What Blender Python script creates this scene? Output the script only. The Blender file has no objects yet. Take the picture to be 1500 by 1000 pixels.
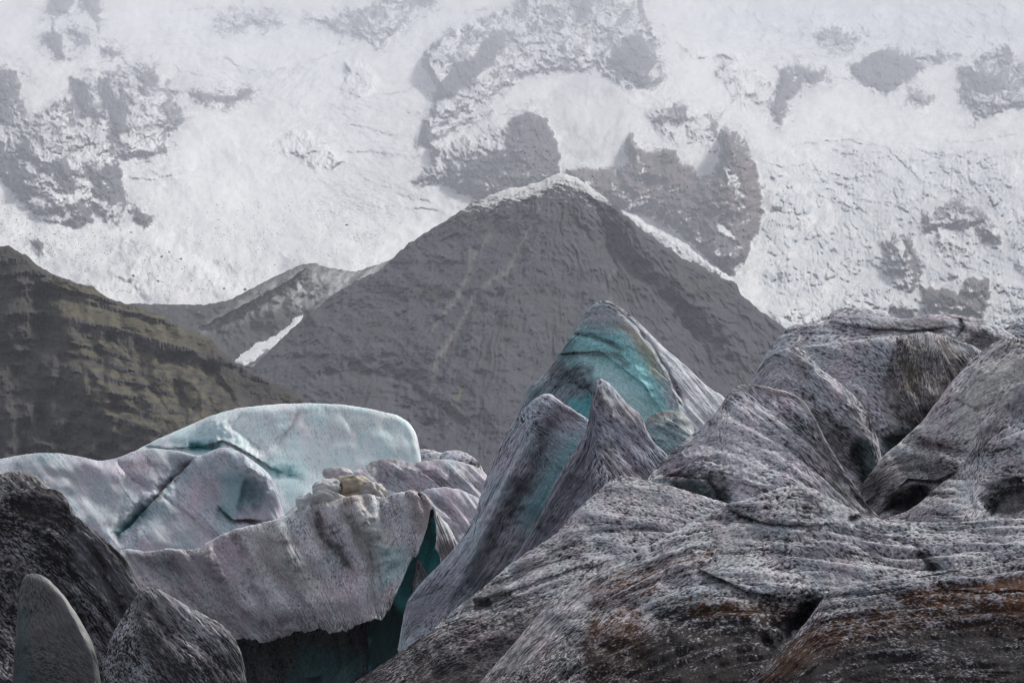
import bpy, math, time
import numpy as np
T0 = time.time()
F = 3858.0            # focal length in units of 1/1500 of the frame width
HOR = 820.0           # height of the horizon in the same units
CAMZ = 5.0
sc = bpy.context.scene

# ------------------------------------------------------------------ camera
cam_d = bpy.data.cameras.new('camera')
cam = bpy.data.objects.new('camera', cam_d)
sc.collection.objects.link(cam)
TILT = math.atan((HOR - 500.0) / F)
cam.location = (0, 0, CAMZ)
cam.rotation_euler = (math.radians(90) + TILT, 0, 0)
cam_d.sensor_width = 36.0
cam_d.lens = F / 1500.0 * 36.0
cam_d.clip_start = 0.5
cam_d.clip_end = 60000
sc.camera = cam

# ------------------------------------------------------------------ light
SUN_EL, SUN_AZ = math.radians(45), math.radians(46)   # azimuth from +Y (the view) towards +X (right)
world = bpy.data.worlds.new('World')
sc.world = world
world.use_nodes = True
nt = world.node_tree
nt.nodes.clear()
sky = nt.nodes.new('ShaderNodeTexSky')
sky.sky_type = 'NISHITA'
sky.sun_disc = False
sky.sun_elevation = SUN_EL
sky.sun_rotation = SUN_AZ
sky.air_density = 1.0
sky.dust_density = 4.0
hs = nt.nodes.new('ShaderNodeHueSaturation')
hs.inputs['Saturation'].default_value = 0.32
hs.inputs['Value'].default_value = 1.0
bg = nt.nodes.new('ShaderNodeBackground')
bg.inputs['Strength'].default_value = 0.075
wo = nt.nodes.new('ShaderNodeOutputWorld')
nt.links.new(sky.outputs[0], hs.inputs['Color'])
nt.links.new(hs.outputs[0], bg.inputs['Color'])
nt.links.new(bg.outputs[0], wo.inputs[0])
sun_d = bpy.data.lights.new('sun', 'SUN')
sun_d.energy = 3.2
sun_d.angle = math.radians(8)
sun_d.color = (1.0, 0.97, 0.93)
sun = bpy.data.objects.new('sun', sun_d)
sc.collection.objects.link(sun)
from mathutils import Vector
sdir = Vector((math.sin(SUN_AZ) * math.cos(SUN_EL), math.cos(SUN_AZ) * math.cos(SUN_EL), math.sin(SUN_EL)))
sun.rotation_euler = sdir.to_track_quat('Z', 'Y').to_euler()
sc.view_settings.view_transform = 'Standard'
sc.view_settings.look = 'None'
sc.view_settings.exposure = 0.40
sc.view_settings.gamma = 1.0
sc.view_settings.use_curve_mapping = False
sc.cycles.max_bounces = 8
sc.cycles.diffuse_bounces = 3
sc.cycles.volume_bounces = 2
HAZE = 1.02e-4
sc.cycles.filter_width = 1.2

# ------------------------------------------------------------------ helpers
def ray(u, v):
    """slope of the sight line through (u, v): x and z gained per metre of y."""
    cx = (u - 750.0) / F
    cz = (500.0 - v) / F
    c, s = math.cos(TILT), math.sin(TILT)
    y = c - cz * s
    z = s + cz * c
    return cx / y, z / y

def hash2(ix, iy, seed):
    h = (ix.astype(np.uint32) * np.uint32(374761393) + iy.astype(np.uint32) * np.uint32(668265263) + np.uint32((seed * 1442695041) & 0xFFFFFFFF))
    h = (h ^ (h >> np.uint32(13))) * np.uint32(1274126177)
    h ^= h >> np.uint32(16)
    return h

def perlin(x, y, seed=0):
    x = np.asarray(x, np.float32); y = np.asarray(y, np.float32)
    ix = np.floor(x).astype(np.int64); iy = np.floor(y).astype(np.int64)
    fx = x - ix; fy = y - iy
    def g(dx, dy):
        a = hash2(ix + dx, iy + dy, seed).astype(np.float32) * np.float32(2 * math.pi / 4294967296.0)
        return np.cos(a) * (fx - dx) + np.sin(a) * (fy - dy)
    su = fx * fx * fx * (fx * (fx * 6 - 15) + 10)
    sv = fy * fy * fy * (fy * (fy * 6 - 15) + 10)
    a = g(0, 0); b = g(1, 0); c = g(0, 1); d = g(1, 1)
    return ((a + (b - a) * su) * (1 - sv) + (c + (d - c) * su) * sv) * 1.5

def fbm(x, y, octs=4, seed=0, gain=0.5, lac=2.03):
    r = 0; amp = 1.0; tot = 0
    for k in range(octs):
        r = r + amp * perlin(x, y, seed + k * 17); tot += amp
        x = x * lac + 13.7; y = y * lac + 7.1; amp *= gain
    return r / tot

def ridged(x, y, octs=4, seed=0, gain=0.55):
    r = 0; amp = 1.0; tot = 0
    for k in range(octs):
        r = r + amp * (1 - 2 * np.abs(perlin(x, y, seed + k * 31))); tot += amp
        x = x * 2.07 + 3.1; y = y * 2.07 + 9.4; amp *= gain
    return r / tot

def worley(x, y, seed=0):
    ix = np.floor(x).astype(np.int64); iy = np.floor(y).astype(np.int64)
    f1 = np.full(x.shape, 9.0, np.float32); f2 = f1.copy(); idv = np.zeros(x.shape, np.float32)
    for dx in (-1, 0, 1):
        for dy in (-1, 0, 1):
            h = hash2(ix + dx, iy + dy, seed); h2 = hash2(ix + dx, iy + dy, seed + 5)
            px = ix + dx + h.astype(np.float64) / 4294967296.0
            py = iy + dy + h2.astype(np.float64) / 4294967296.0
            d = np.sqrt((px - x) ** 2 + (py - y) ** 2).astype(np.float32)
            n = d < f1
            f2 = np.where(n, f1, np.minimum(f2, d))
            idv = np.where(n, (h >> np.uint32(8)).astype(np.float32) / 16777216.0, idv)
            f1 = np.where(n, d, f1)
    return f1, f2, idv

def sstep(a, b, x):
    t = np.clip((x - a) / (b - a), 0, 1)
    return t * t * (3 - 2 * t)

def polydist(U, V, pts):
    """distance to a polyline, signed side (+ = right hand when walking along it), position along it 0..1."""
    pts = np.asarray(pts, float)
    best = np.full(U.shape, 1e9, np.float32); side = np.ones(U.shape, np.float32); pos = np.zeros(U.shape, np.float32)
    seg = np.hypot(*(pts[1:] - pts[:-1]).T); L = seg.sum(); acc = 0
    for (x0, y0), (x1, y1), l in zip(pts[:-1], pts[1:], seg):
        dx, dy = (x1 - x0) / l, (y1 - y0) / l
        t = np.clip((U - x0) * dx + (V - y0) * dy, 0, l)
        ex = U - x0 - t * dx; ey = V - y0 - t * dy
        d = np.hypot(ex, ey)
        n = d < best
        best = np.where(n, d, best)
        cr = dx * (V - y0) - dy * (U - x0)
        side = np.where(n, np.sign(cr), side)
        pos = np.where(n, (acc + t) / L, pos)
        acc += l
    return best, side, pos

def polysdf(U, V, pts):
    """signed distance to a closed outline, positive inside."""
    P = list(pts) + [pts[0]]
    d, _, _ = polydist(U, V, P)
    inside = np.zeros(U.shape, bool)
    for (x0, y0), (x1, y1) in zip(P[:-1], P[1:]):
        if y0 == y1: continue
        c = ((V >= y0) != (V >= y1)) & (U < (x1 - x0) * (V - y0) / (y1 - y0) + x0)
        inside ^= c
    return np.where(inside, d, -d)

def box_of(U, V, pts, pad):
    p = np.asarray(pts, float)
    return (U > p[:, 0].min() - pad) & (U < p[:, 0].max() + pad) & (V > p[:, 1].min() - pad) & (V < p[:, 1].max() + pad)

def gauss(a, s):
    if s <= 0: return a
    r = max(1, int(s * 2.5)); k = np.exp(-0.5 * (np.arange(-r, r + 1) / s) ** 2); k /= k.sum()
    for ax in (0, 1):
        p = np.pad(a, [(r, r) if i == ax else (0, 0) for i in (0, 1)], mode='reflect' if a.shape[ax] > r else 'edge')
        o = 0
        for i, w in enumerate(k):
            sl = [slice(None)] * 2; sl[ax] = slice(i, i + a.shape[ax])
            o = o + w * p[tuple(sl)]
        a = o
    return a

def streak(shape, di, dj, length, sm, seed):
    """noise drawn out along a direction field (di, dj) given in grid cells."""
    rng = np.random.default_rng(seed)
    n = gauss(rng.standard_normal(shape).astype(np.float32), sm)
    n /= n.std()
    H, W = shape
    I, J = np.mgrid[0:H, 0:W].astype(np.float32)
    out = n.copy(); cnt = 1
    for sg in (1, -1):
        pi, pj = I.copy(), J.copy()
        for k in range(length):
            ii = np.clip(np.rint(pi), 0, H - 1).astype(int); jj = np.clip(np.rint(pj), 0, W - 1).astype(int)
            pi += sg * di[ii, jj]; pj += sg * dj[ii, jj]
            ii = np.clip(np.rint(pi), 0, H - 1).astype(int); jj = np.clip(np.rint(pj), 0, W - 1).astype(int)
            w = 1 - (k + 1) / (length + 1)
            out += w * n[ii, jj]; cnt += w
    out -= out.mean()
    return out / out.std()

def normals(P):
    """unit normals of a grid of points (rows x cols x 3), facing the camera side."""
    a = np.gradient(P, axis=0); b = np.gradient(P, axis=1)
    n = np.cross(a, b)
    n /= np.linalg.norm(n, axis=2, keepdims=True) + 1e-9
    return n

def grid_mesh(name, P, C, mat, extra=None):
    H, W, _ = P.shape
    me = bpy.data.meshes.new(name)
    me.vertices.add(H * W)
    me.vertices.foreach_set('co', P.reshape(-1).astype(np.float32))
    idx = np.arange(H * W, dtype=np.int32).reshape(H, W)
    q = np.stack([idx[:-1, :-1], idx[1:, :-1], idx[1:, 1:], idx[:-1, 1:]], axis=-1).reshape(-1, 4)
    n = len(q)
    me.loops.add(n * 4); me.polygons.add(n)
    me.loops.foreach_set('vertex_index', q.reshape(-1))
    me.polygons.foreach_set('loop_start', np.arange(0, n * 4, 4, dtype=np.int32))
    me.polygons.foreach_set('use_smooth', np.ones(n, bool))
    at = me.attributes.new('albedo', 'FLOAT_COLOR', 'POINT')
    c4 = np.ones((H * W, 4), np.float32); c4[:, :3] = np.clip(C.reshape(-1, 3), 0.004, 0.9)
    at.data.foreach_set('color', c4.reshape(-1))
    if extra is not None:
        a2 = me.attributes.new('wet', 'FLOAT', 'POINT')
        a2.data.foreach_set('value', np.clip(extra.reshape(-1), 0, 1).astype(np.float32))
    me.materials.append(mat)
    me.update(); me.validate()
    o = bpy.data.objects.new(name, me)
    sc.collection.objects.link(o)
    return o

def interp(xs, pts):
    p = np.asarray(pts, float)
    return np.interp(xs, p[:, 0], p[:, 1])

# ------------------------------------------------------------------ materials
def make_mat(name, rough, bump_scale, bump_dist, fine, spec=0.5, vary=0.25, sss=0.0, bump_s=0.6):
    m = bpy.data.materials.new(name); m.use_nodes = True
    t = m.node_tree; b = t.nodes['Principled BSDF']; L = t.links.new
    at = t.nodes.new('ShaderNodeAttribute'); at.attribute_name = 'albedo'
    tc = t.nodes.new('ShaderNodeTexCoord')
    n1 = t.nodes.new('ShaderNodeTexNoise'); n1.inputs['Scale'].default_value = fine; n1.inputs['Detail'].default_value = 4; n1.inputs['Roughness'].default_value = 0.7
    L(tc.outputs['Object'], n1.inputs['Vector'])
    mr = t.nodes.new('ShaderNodeMapRange')
    mr.inputs['From Min'].default_value = 0.3; mr.inputs['From Max'].default_value = 0.7
    mr.inputs['To Min'].default_value = 1 - vary; mr.inputs['To Max'].default_value = 1 + vary
    L(n1.outputs[0], mr.inputs['Value'])
    mx = t.nodes.new('ShaderNodeVectorMath'); mx.operation = 'SCALE'
    L(at.outputs['Color'], mx.inputs[0]); L(mr.outputs[0], mx.inputs['Scale'])
    L(mx.outputs[0], b.inputs['Base Color'])
    b.inputs['Roughness'].default_value = rough
    b.inputs['Specular IOR Level'].default_value = spec
    n2 = t.nodes.new('ShaderNodeTexNoise'); n2.inputs['Scale'].default_value = bump_scale; n2.inputs['Detail'].default_value = 5; n2.inputs['Roughness'].default_value = 0.65
    L(tc.outputs['Object'], n2.inputs['Vector'])
    bp = t.nodes.new('ShaderNodeBump'); bp.inputs['Distance'].default_value = bump_dist; bp.inputs['Strength'].default_value = bump_s
    L(n2.outputs[0], bp.inputs['Height']); L(bp.outputs[0], b.inputs['Normal'])
    if sss:
        b.inputs['Subsurface Weight'].default_value = sss
        b.inputs['Subsurface Radius'].default_value = (0.15, 0.5, 0.6)
        b.inputs['Subsurface Scale'].default_value = 0.4
    return m

M_MTN = make_mat('snow_and_rock', 0.9, 0.12, 2.0, 0.15, 0.2, 0.12)
M_ROCK = make_mat('volcanic_scree', 0.95, 0.2, 1.2, 0.12, 0.15, 0.2)
M_HILL = make_mat('mossy_basalt', 0.95, 0.4, 0.7, 0.3, 0.15, 0.25)
M_ICE = make_mat('pitted_glacier_ice', 0.75, 38, 0.008, 30, 0.06, 0.22)
M_SMOOTH = make_mat('smooth_glacier_ice', 0.55, 16, 0.012, 16, 0.25, 0.10, sss=.25)
M_STONE = make_mat('loose_stone', 0.8, 20, 0.01, 20, 0.4, 0.3)
M_GRAVEL = make_mat('black_gravel', 0.9, 3, 0.05, 0.5, 0.3, 0.3)

# ------------------------------------------------------------------ ground
def plain(name, size, z, col, mat):
    me = bpy.data.meshes.new(name)
    s = size
    me.from_pydata([(-s, -s, z), (s, -s, z), (s, s, z), (-s, s, z)], [], [(0, 1, 2, 3)])
    at = me.attributes.new('albedo', 'FLOAT_COLOR', 'POINT')
    at.data.foreach_set('color', np.tile(np.array([*col, 1], np.float32), 4))
    me.materials.append(mat)
    o = bpy.data.objects.new(name, me); sc.collection.objects.link(o); o['kind'] = 'structure'
    return o
plain('ground', 20000, 0.0, (0.035, 0.036, 0.04), M_GRAVEL)

# ------------------------------------------------------------------ terrain engine
WALL_D = [(-140, 6900), (-60, 6300), (0, 5900), (80, 5350), (150, 4950), (220, 4600), (300, 4250), (380, 3900), (450, 3600), (560, 3250), (640, 3000)]
WALL_N = [(-140, 16500), (-60, 14000), (0, 12000), (80, 9300), (150, 7500), (220, 6200), (300, 5200), (380, 4300), (450, 3700), (560, 3100), (640, 2800)]

def relief(U, V, D, strokes, warp=(0, 1), seed=1):
    """adds folds, ridges, grooves and ledges to a depth field (metres, + = farther)."""
    if warp[0]:
        U = U + warp[0] * fbm(U / warp[1], V / warp[1], 3, seed + 71)
        V = V + warp[0] * fbm(U / warp[1], V / warp[1], 3, seed + 72)
    for s in strokes:
        kind, pts = s[0], s[1]
        w = s[3] if kind != 'fold' else 1e6
        pad = 1e6 if kind in ('fold',) else (max(s[3], s[4]) * 4 if kind == 'ledge' else w * 3.2)
        m = box_of(U, V, pts, pad)
        if not m.any(): continue
        u, v = U[m], V[m]
        if kind == 'bulge':
            sd = polysdf(u, v, pts)
            t = np.clip(sd / w, 0, 1)
            D[m] -= s[2] * np.sqrt(1 - (1 - t) ** 2)
            continue
        d, side, pos = polydist(u, v, pts)
        tp = np.clip(np.minimum(pos, 1 - pos) * 7 + 0.05, 0, 1)
        tp = tp * (1 + .75 * fbm(u / 17 + 3, v / 17, 3, seed + int(pts[0][0])))
        if kind == 'ridge':      # amp, width: stands towards the camera
            D[m] -= s[2] * np.exp(-(d / w) ** 2) * tp
        elif kind == 'crest':    # sharp ridge
            D[m] -= s[2] * np.exp(-(d / w)) * tp
        elif kind == 'groove':
            D[m] += s[2] * np.exp(-(d / w)) * tp
        elif kind == 'hollow':
            D[m] += s[2] * np.exp(-(d / w) ** 2) * tp
        elif kind == 'ledge':    # amp, width on the right-hand side (recess), width on the left-hand side (lip)
            D[m] += np.where(side > 0, s[2] * np.exp(-d / s[3]), -0.35 * s[2] * np.exp(-d / s[4])) * tp
        elif kind == 'fold':     # kright, kleft per px, clamp
            D[m] += np.where(side > 0, s[2], s[3]) * np.minimum(d, s[4])
    return D

def paint(U, V, C, patches, warp=(0, 1), seed=1):
    if warp[0]:
        U = U + warp[0] * fbm(U / warp[1], V / warp[1], 4, seed + 81)
        V = V + warp[0] * fbm(U / warp[1] + 9, V / warp[1], 4, seed + 82)
    for p in patches:
        kind, pts, col, a, w = p
        m = box_of(U, V, pts, w * 3)
        if not m.any(): continue
        u, v = U[m], V[m]
        if kind == 'area':
            k = sstep(-w, w, polysdf(u, v, pts))
        else:
            d, _, pos = polydist(u, v, pts)
            k = np.exp(-(d / w) ** 2) * np.clip(np.minimum(pos, 1 - pos) * 8, 0, 1)
        k = (k * a)[:, None]
        C[m] = C[m] * (1 - k) + np.array(col, np.float32) * k
    return C

class Land:
    """one landform: a front surface seen from the camera side, rolled over at its crest, with a back and a foot."""
    def __init__(self, top, bot, step, u0, u1, crest_noise=(0, 1), seed=1, smooth=1.2):
        us = np.arange(u0, u1 + step * 0.5, step)
        vt = interp(us, top)
        if smooth:
            k = int(smooth * 3) * 2 + 1
            ker = np.hanning(k + 2)[1:-1]; ker /= ker.sum()
            vt = np.convolve(np.pad(vt, k // 2, mode='edge'), ker, mode='valid')
        a, s = crest_noise
        if a:
            vt = vt + a * fbm(us / s, us * 0 + seed, 4, seed, 0.6)
        vb = interp(us, bot) if isinstance(bot, list) else np.full(len(us), float(bot))
        vb = vb + 9 * fbm(us / 17, us * 0, 5, seed + 3, .65)
        vb = np.maximum(vb, vt + 4)
        n = int(np.percentile(vb - vt, 97) / step) + 2
        t = np.linspace(0, 1, n)[:, None]
        # a little denser at the crest
        t = t ** 1.06
        self.U = np.broadcast_to(us, (n, len(us))).astype(np.float32).copy()
        self.V = (vt + (vb - vt) * t).astype(np.float32)
        self.us, self.vt = us, vt
        self.seed = seed
        self.crest_pts = list(zip(us[::3], vt[::3]))
        sub = max(1, int(5 / step))
        # distance to the crest on a coarse polyline
        self.crest, _, _ = polydist(self.U, self.V, list(zip(us[::sub], vt[::sub]))) if len(us) > 2 * sub else (self.V - vt, 0, 0)
        self.crest = np.minimum(self.crest, self.V - vt)
    def points(self, D):
        rx, rz = ray(self.U, self.V)
        return np.stack([rx * D, D, CAMZ + rz * D], axis=-1)
    def build(self, name, D, C, mat, back, drop, foot, nrm=None, wet=None, nb=10, foot_z=-1.0):
        P = self.points(D) if D.ndim == 2 else D
        top = P[0]
        rows = []
        for b in np.linspace(1, 0, nb, endpoint=False):
            bb = b ** 1.5
            z = top[:, 2] - drop * bb ** 1.5
            rows.append(np.stack([top[:, 0] * (1 + 0 * bb), top[:, 1] + back * bb, np.maximum(z, -1.0)], axis=-1))
        last = P[-1]
        feet = []
        for k in np.linspace(0, 1, 6)[1:]:
            zf = last[:, 2] + .12 * k if foot < 0 else last[:, 2] * (1 - k) + foot_z * k   # foot < 0: an overhang that runs back
            feet.append(np.stack([last[:, 0], last[:, 1] - foot * k, zf], axis=-1))
        PP = np.concatenate([np.array(rows), P, np.array(feet)], axis=0)
        CC = np.concatenate([np.repeat(C[:1], nb, 0), C, np.repeat(C[-1:], 5, 0)], axis=0)
        ww = None
        if wet is not None:
            ww = np.concatenate([np.repeat(wet[:1], nb, 0), wet, np.repeat(wet[-1:], 5, 0)], axis=0)
        return grid_mesh(name, PP, CC, mat, ww)

# ------------------------------------------------------------------ far mountains
SNOW = np.array([0.82, 0.82, 0.81]); ROCK = np.array([0.040, 0.041, 0.052]); ROCKR = np.array([0.105, 0.066, 0.060])

# outline, depth it stands out, width of its edge, share of bare rock, redness
CRAGS = [
 ([(-60,100),(0,105),(22,100),(30,120),(32,155),(40,168),(60,165),(100,140),(110,180),(160,175),(165,200),(172,235),(180,290),(188,298),(170,330),(155,322),(137,305),(136,325),(120,335),(100,330),(60,325),(30,295),(0,260),(-60,250)], 150, 45, .50, 0),
 ([(-40,105),(22,100),(30,125),(33,158),(18,150),(12,178),(-40,180)], 50, 12, .8, 0),
 ([(-30,205),(5,212),(20,232),(45,255),(58,290),(30,290),(0,262),(-30,250)], 45, 14, .97, 0),
 ([(20,208),(40,205),(48,240),(30,240)], 25, 10, .85, 0),
 ([(52,240),(85,235),(105,250),(110,282),(88,272),(80,255),(60,253)], 30, 8, .97, 0),
 ([(122,236),(140,250),(175,238),(187,297),(160,300),(140,285),(130,265)], 50, 12, .95, 0),
 ([(98,300),(120,293),(136,308),(136,326),(120,335),(100,324)], 45, 8, .97, 0),
 ([(65,285),(95,290),(98,315),(70,310)], 25, 8, .75, 0),
 ([(100,112),(175,108),(205,95),(225,100),(232,122),(255,138),(268,178),(262,190),(245,200),(236,224),(175,236),(168,200),(110,180)], 130, 30, .50, 0),
 ([(108,115),(125,118),(135,150),(150,172),(135,178),(115,160)], 30, 10, .88, 0),
 ([(142,110),(160,112),(165,140),(182,150),(185,190),(175,200),(168,185),(150,150)], 30, 10, .85, 0),
 ([(198,100),(224,100),(230,120),(210,132)], 20, 9, .75, 0),
 ([(238,130),(262,150),(268,180),(250,200),(240,222),(236,190)], 25, 10, .72, 0),
 ([(62,-70),(105,-60),(108,15),(90,20),(86,32),(70,24)], 50, 14, .88, 0),
 ([(110,-60),(140,-50),(146,18),(145,38),(130,24),(115,12)], 40, 12, .88, 0),
 ([(63,55),(80,34),(90,60),(98,87),(85,88),(70,75)], 45, 10, .92, 0),
 ([(92,44),(113,38),(126,50),(132,66),(110,58),(100,48)], 25, 9, .68, 0),
 ([(146,70),(160,63),(175,72),(170,86),(152,84)], 25, 9, .7, 0),
 ([(264,136),(290,130),(310,141),(345,138),(362,127),(371,135),(350,148),(320,153),(290,146)], 45, 9, .92, 0),
 ([(230,118),(265,128),(262,137),(235,130)], 15, 6, .5, 0),
 ([(320,24),(335,20),(380,20),(408,26),(409,34),(370,37),(325,44)], 30, 9, .5, 0),
 ([(450,28),(485,22),(520,13),(560,0),(605,-50),(610,10),(600,27),(585,45),(550,72),(535,58),(510,55)], 60, 14, .62, 0),
 ([(600,-40),(645,-40),(636,6),(604,18)], 40, 9, .85, 0),
 ([(398,212),(430,190),(470,200),(508,238),(472,253),(440,236)], 30, 14, .34, 0),
 ([(505,90),(535,92),(550,105),(556,130),(530,148),(500,140)], 25, 14, .3, 0),
 ([(620,78),(645,55),(690,35),(760,5),(800,-70),(925,-70),(945,25),(960,55),(962,85),(972,118),(950,135),(905,125),(880,108),(830,105),(780,108),(740,130),(700,160),(660,180),(640,200),(620,215),(612,205),(618,180),(640,145),(640,130),(620,100)], 220, 60, .50, 0),
 ([(704,66),(728,46),(742,52),(735,70),(722,95),(705,104),(701,85)], 50, 10, .97, 0),
 ([(640,124),(665,100),(700,80),(706,102),(680,128),(655,147),(634,146)], 50, 10, .95, 0),
 ([(836,8),(858,0),(872,6),(860,26),(842,28)], 30, 8, .85, 0),
 ([(893,76),(915,60),(936,46),(950,60),(956,95),(952,132),(920,120),(893,106)], 60, 14, .9, 0),
 ([(866,52),(881,22),(896,45),(887,64),(866,60)], 35, 10, .6, 0),
 ([(822,62),(832,80),(836,103),(824,101)], 20, 6, .8, 0),
 ([(618,175),(640,155),(665,150),(675,168),(712,168),(660,195),(635,215),(615,215)], 50, 14, .58, 0),
 ([(614,190),(630,184),(633,205),(625,219),(614,213)], 20, 6, .92, 0),
 ([(628,207),(655,210),(700,200),(745,185),(752,170),(775,165),(800,173),(811,185),(813,215),(819,240),(820,300),(760,320),(700,300),(670,280),(650,272),(606,266),(630,240)], 170, 30, .66, 0),
 ([(745,180),(752,171),(775,166),(800,174),(811,190),(818,235),(820,300),(770,310),(700,292),(676,282),(680,240),(700,230),(740,220)], 55, 16, .97, .1),
 ([(650,232),(668,240),(676,285),(664,275),(655,255)], 25, 8, .85, 0),
 ([(830,246),(850,246),(900,250),(922,235),(918,200),(925,190),(935,215),(955,222),(975,218),(990,216),(996,235),(1010,242),(1022,264),(1045,252),(1054,232),(1052,205),(1060,188),(1078,192),(1100,222),(1111,260),(1119,300),(1109,345),(1095,372),(1075,402),(1058,392),(1000,346),(960,317),(930,310),(880,300),(840,290)], 230, 26, .86, .6),
 ([(948,165),(1000,150),(1050,176),(1053,228),(1000,214),(960,196)], 60, 20, .36, .1),
 ([(952,158),(975,152),(1005,158),(1010,175),(985,185),(955,180)], 20, 8, .72, 0),
 ([(1040,180),(1052,176),(1052,205),(1042,200)], 20, 5, .85, 0),
 ([(1068,196),(1082,193),(1094,212),(1100,232),(1080,218)], 25, 7, .7, .2),
 ([(1085,240),(1104,235),(1112,265),(1118,300),(1108,345),(1098,310),(1090,280)], 30, 10, .85, .8),
 ([(1000,345),(980,300),(1015,290),(1060,330),(1090,370),(1075,402)], 30, 14, .98, .2),
 ([(1130,160),(1145,100),(1160,95),(1178,98),(1178,122),(1160,150),(1141,182)], 50, 12, .78, .1),
 ([(1145,98),(1180,98),(1205,105),(1214,117),(1190,126),(1178,118)], 30, 9, .82, 0),
 ([(1040,100),(1065,90),(1110,100),(1140,130),(1120,170),(1070,150)], 50, 30, .4, 0),
 ([(1190,52),(1218,40),(1250,42),(1260,56),(1240,75),(1213,70)], 30, 10, .58, 0),
 ([(1247,97),(1282,74),(1300,70),(1342,88),(1352,97),(1330,117),(1300,137),(1270,126),(1248,110)], 55, 12, .93, 0),
 ([(1330,130),(1360,144),(1345,154),(1331,147)], 25, 6, .75, 0),
 ([(1330,82),(1380,74),(1400,80),(1370,92),(1340,90)], 22, 7, .7, 0),
 ([(1403,97),(1430,85),(1475,63),(1485,88),(1560,95),(1560,150),(1500,155),(1460,167),(1430,176),(1412,150)], 70, 18, .66, 0),
 ([(1415,112),(1440,105),(1470,130),(1450,140),(1425,130)], 20, 8, .9, 0),
 ([(990,60),(1035,72),(1070,68),(1110,78),(1080,92),(1030,88),(1000,82)], 30, 12, .34, 0),
 ([(1353,312),(1400,293),(1442,308),(1466,340),(1472,372),(1450,356),(1420,340),(1370,335),(1350,347)], 60, 14, .68, 0),
 ([(1291,350),(1310,343),(1352,398),(1348,432),(1312,422),(1296,402)], 60, 14, .6, .2),
 ([(1320,345),(1330,345),(1354,392),(1344,400)], 20, 5, .95, 0),
 ([(1350,415),(1400,425),(1420,405),(1448,402),(1452,430),(1435,480),(1400,490),(1350,445)], 60, 14, .82, .4),
 ([(1300,446),(1325,440),(1345,455),(1320,475)], 30, 9, .75, 0),
 ([(1370,330),(1400,350),(1430,375),(1400,390),(1370,370)], 20, 12, .42, 0),
 ([(186,308),(200,302),(214,310),(223,322),(212,334),(200,326)], 30, 6, .85, 0),
 ([(40,353),(58,352),(66,362),(66,371),(50,366)], 15, 4, .92, 0),
 ([(888,290),(930,315),(1000,352),(1060,396),(1085,420),(1060,430),(980,380),(920,335)], 50, 20, .5, 0),
]
SNOWY = [([(655,215),(700,198),(748,180),(742,215),(700,228),(668,235)], .35),
         ([(996,213),(1020,222),(1046,238),(1030,263),(1016,250)], .6), ([(1055,232),(1082,262),(1092,288),(1070,272)], .5),
         ([(1052,328),(1075,345),(1085,362),(1062,345)], .5), ([(935,290),(980,330),(1060,392),(1000,372),(940,330),(900,305)], .35),
         ([(905,215),(925,195),(990,150),(920,120),(860,110),(780,130),(830,240),(900,245)], .7)]

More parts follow.
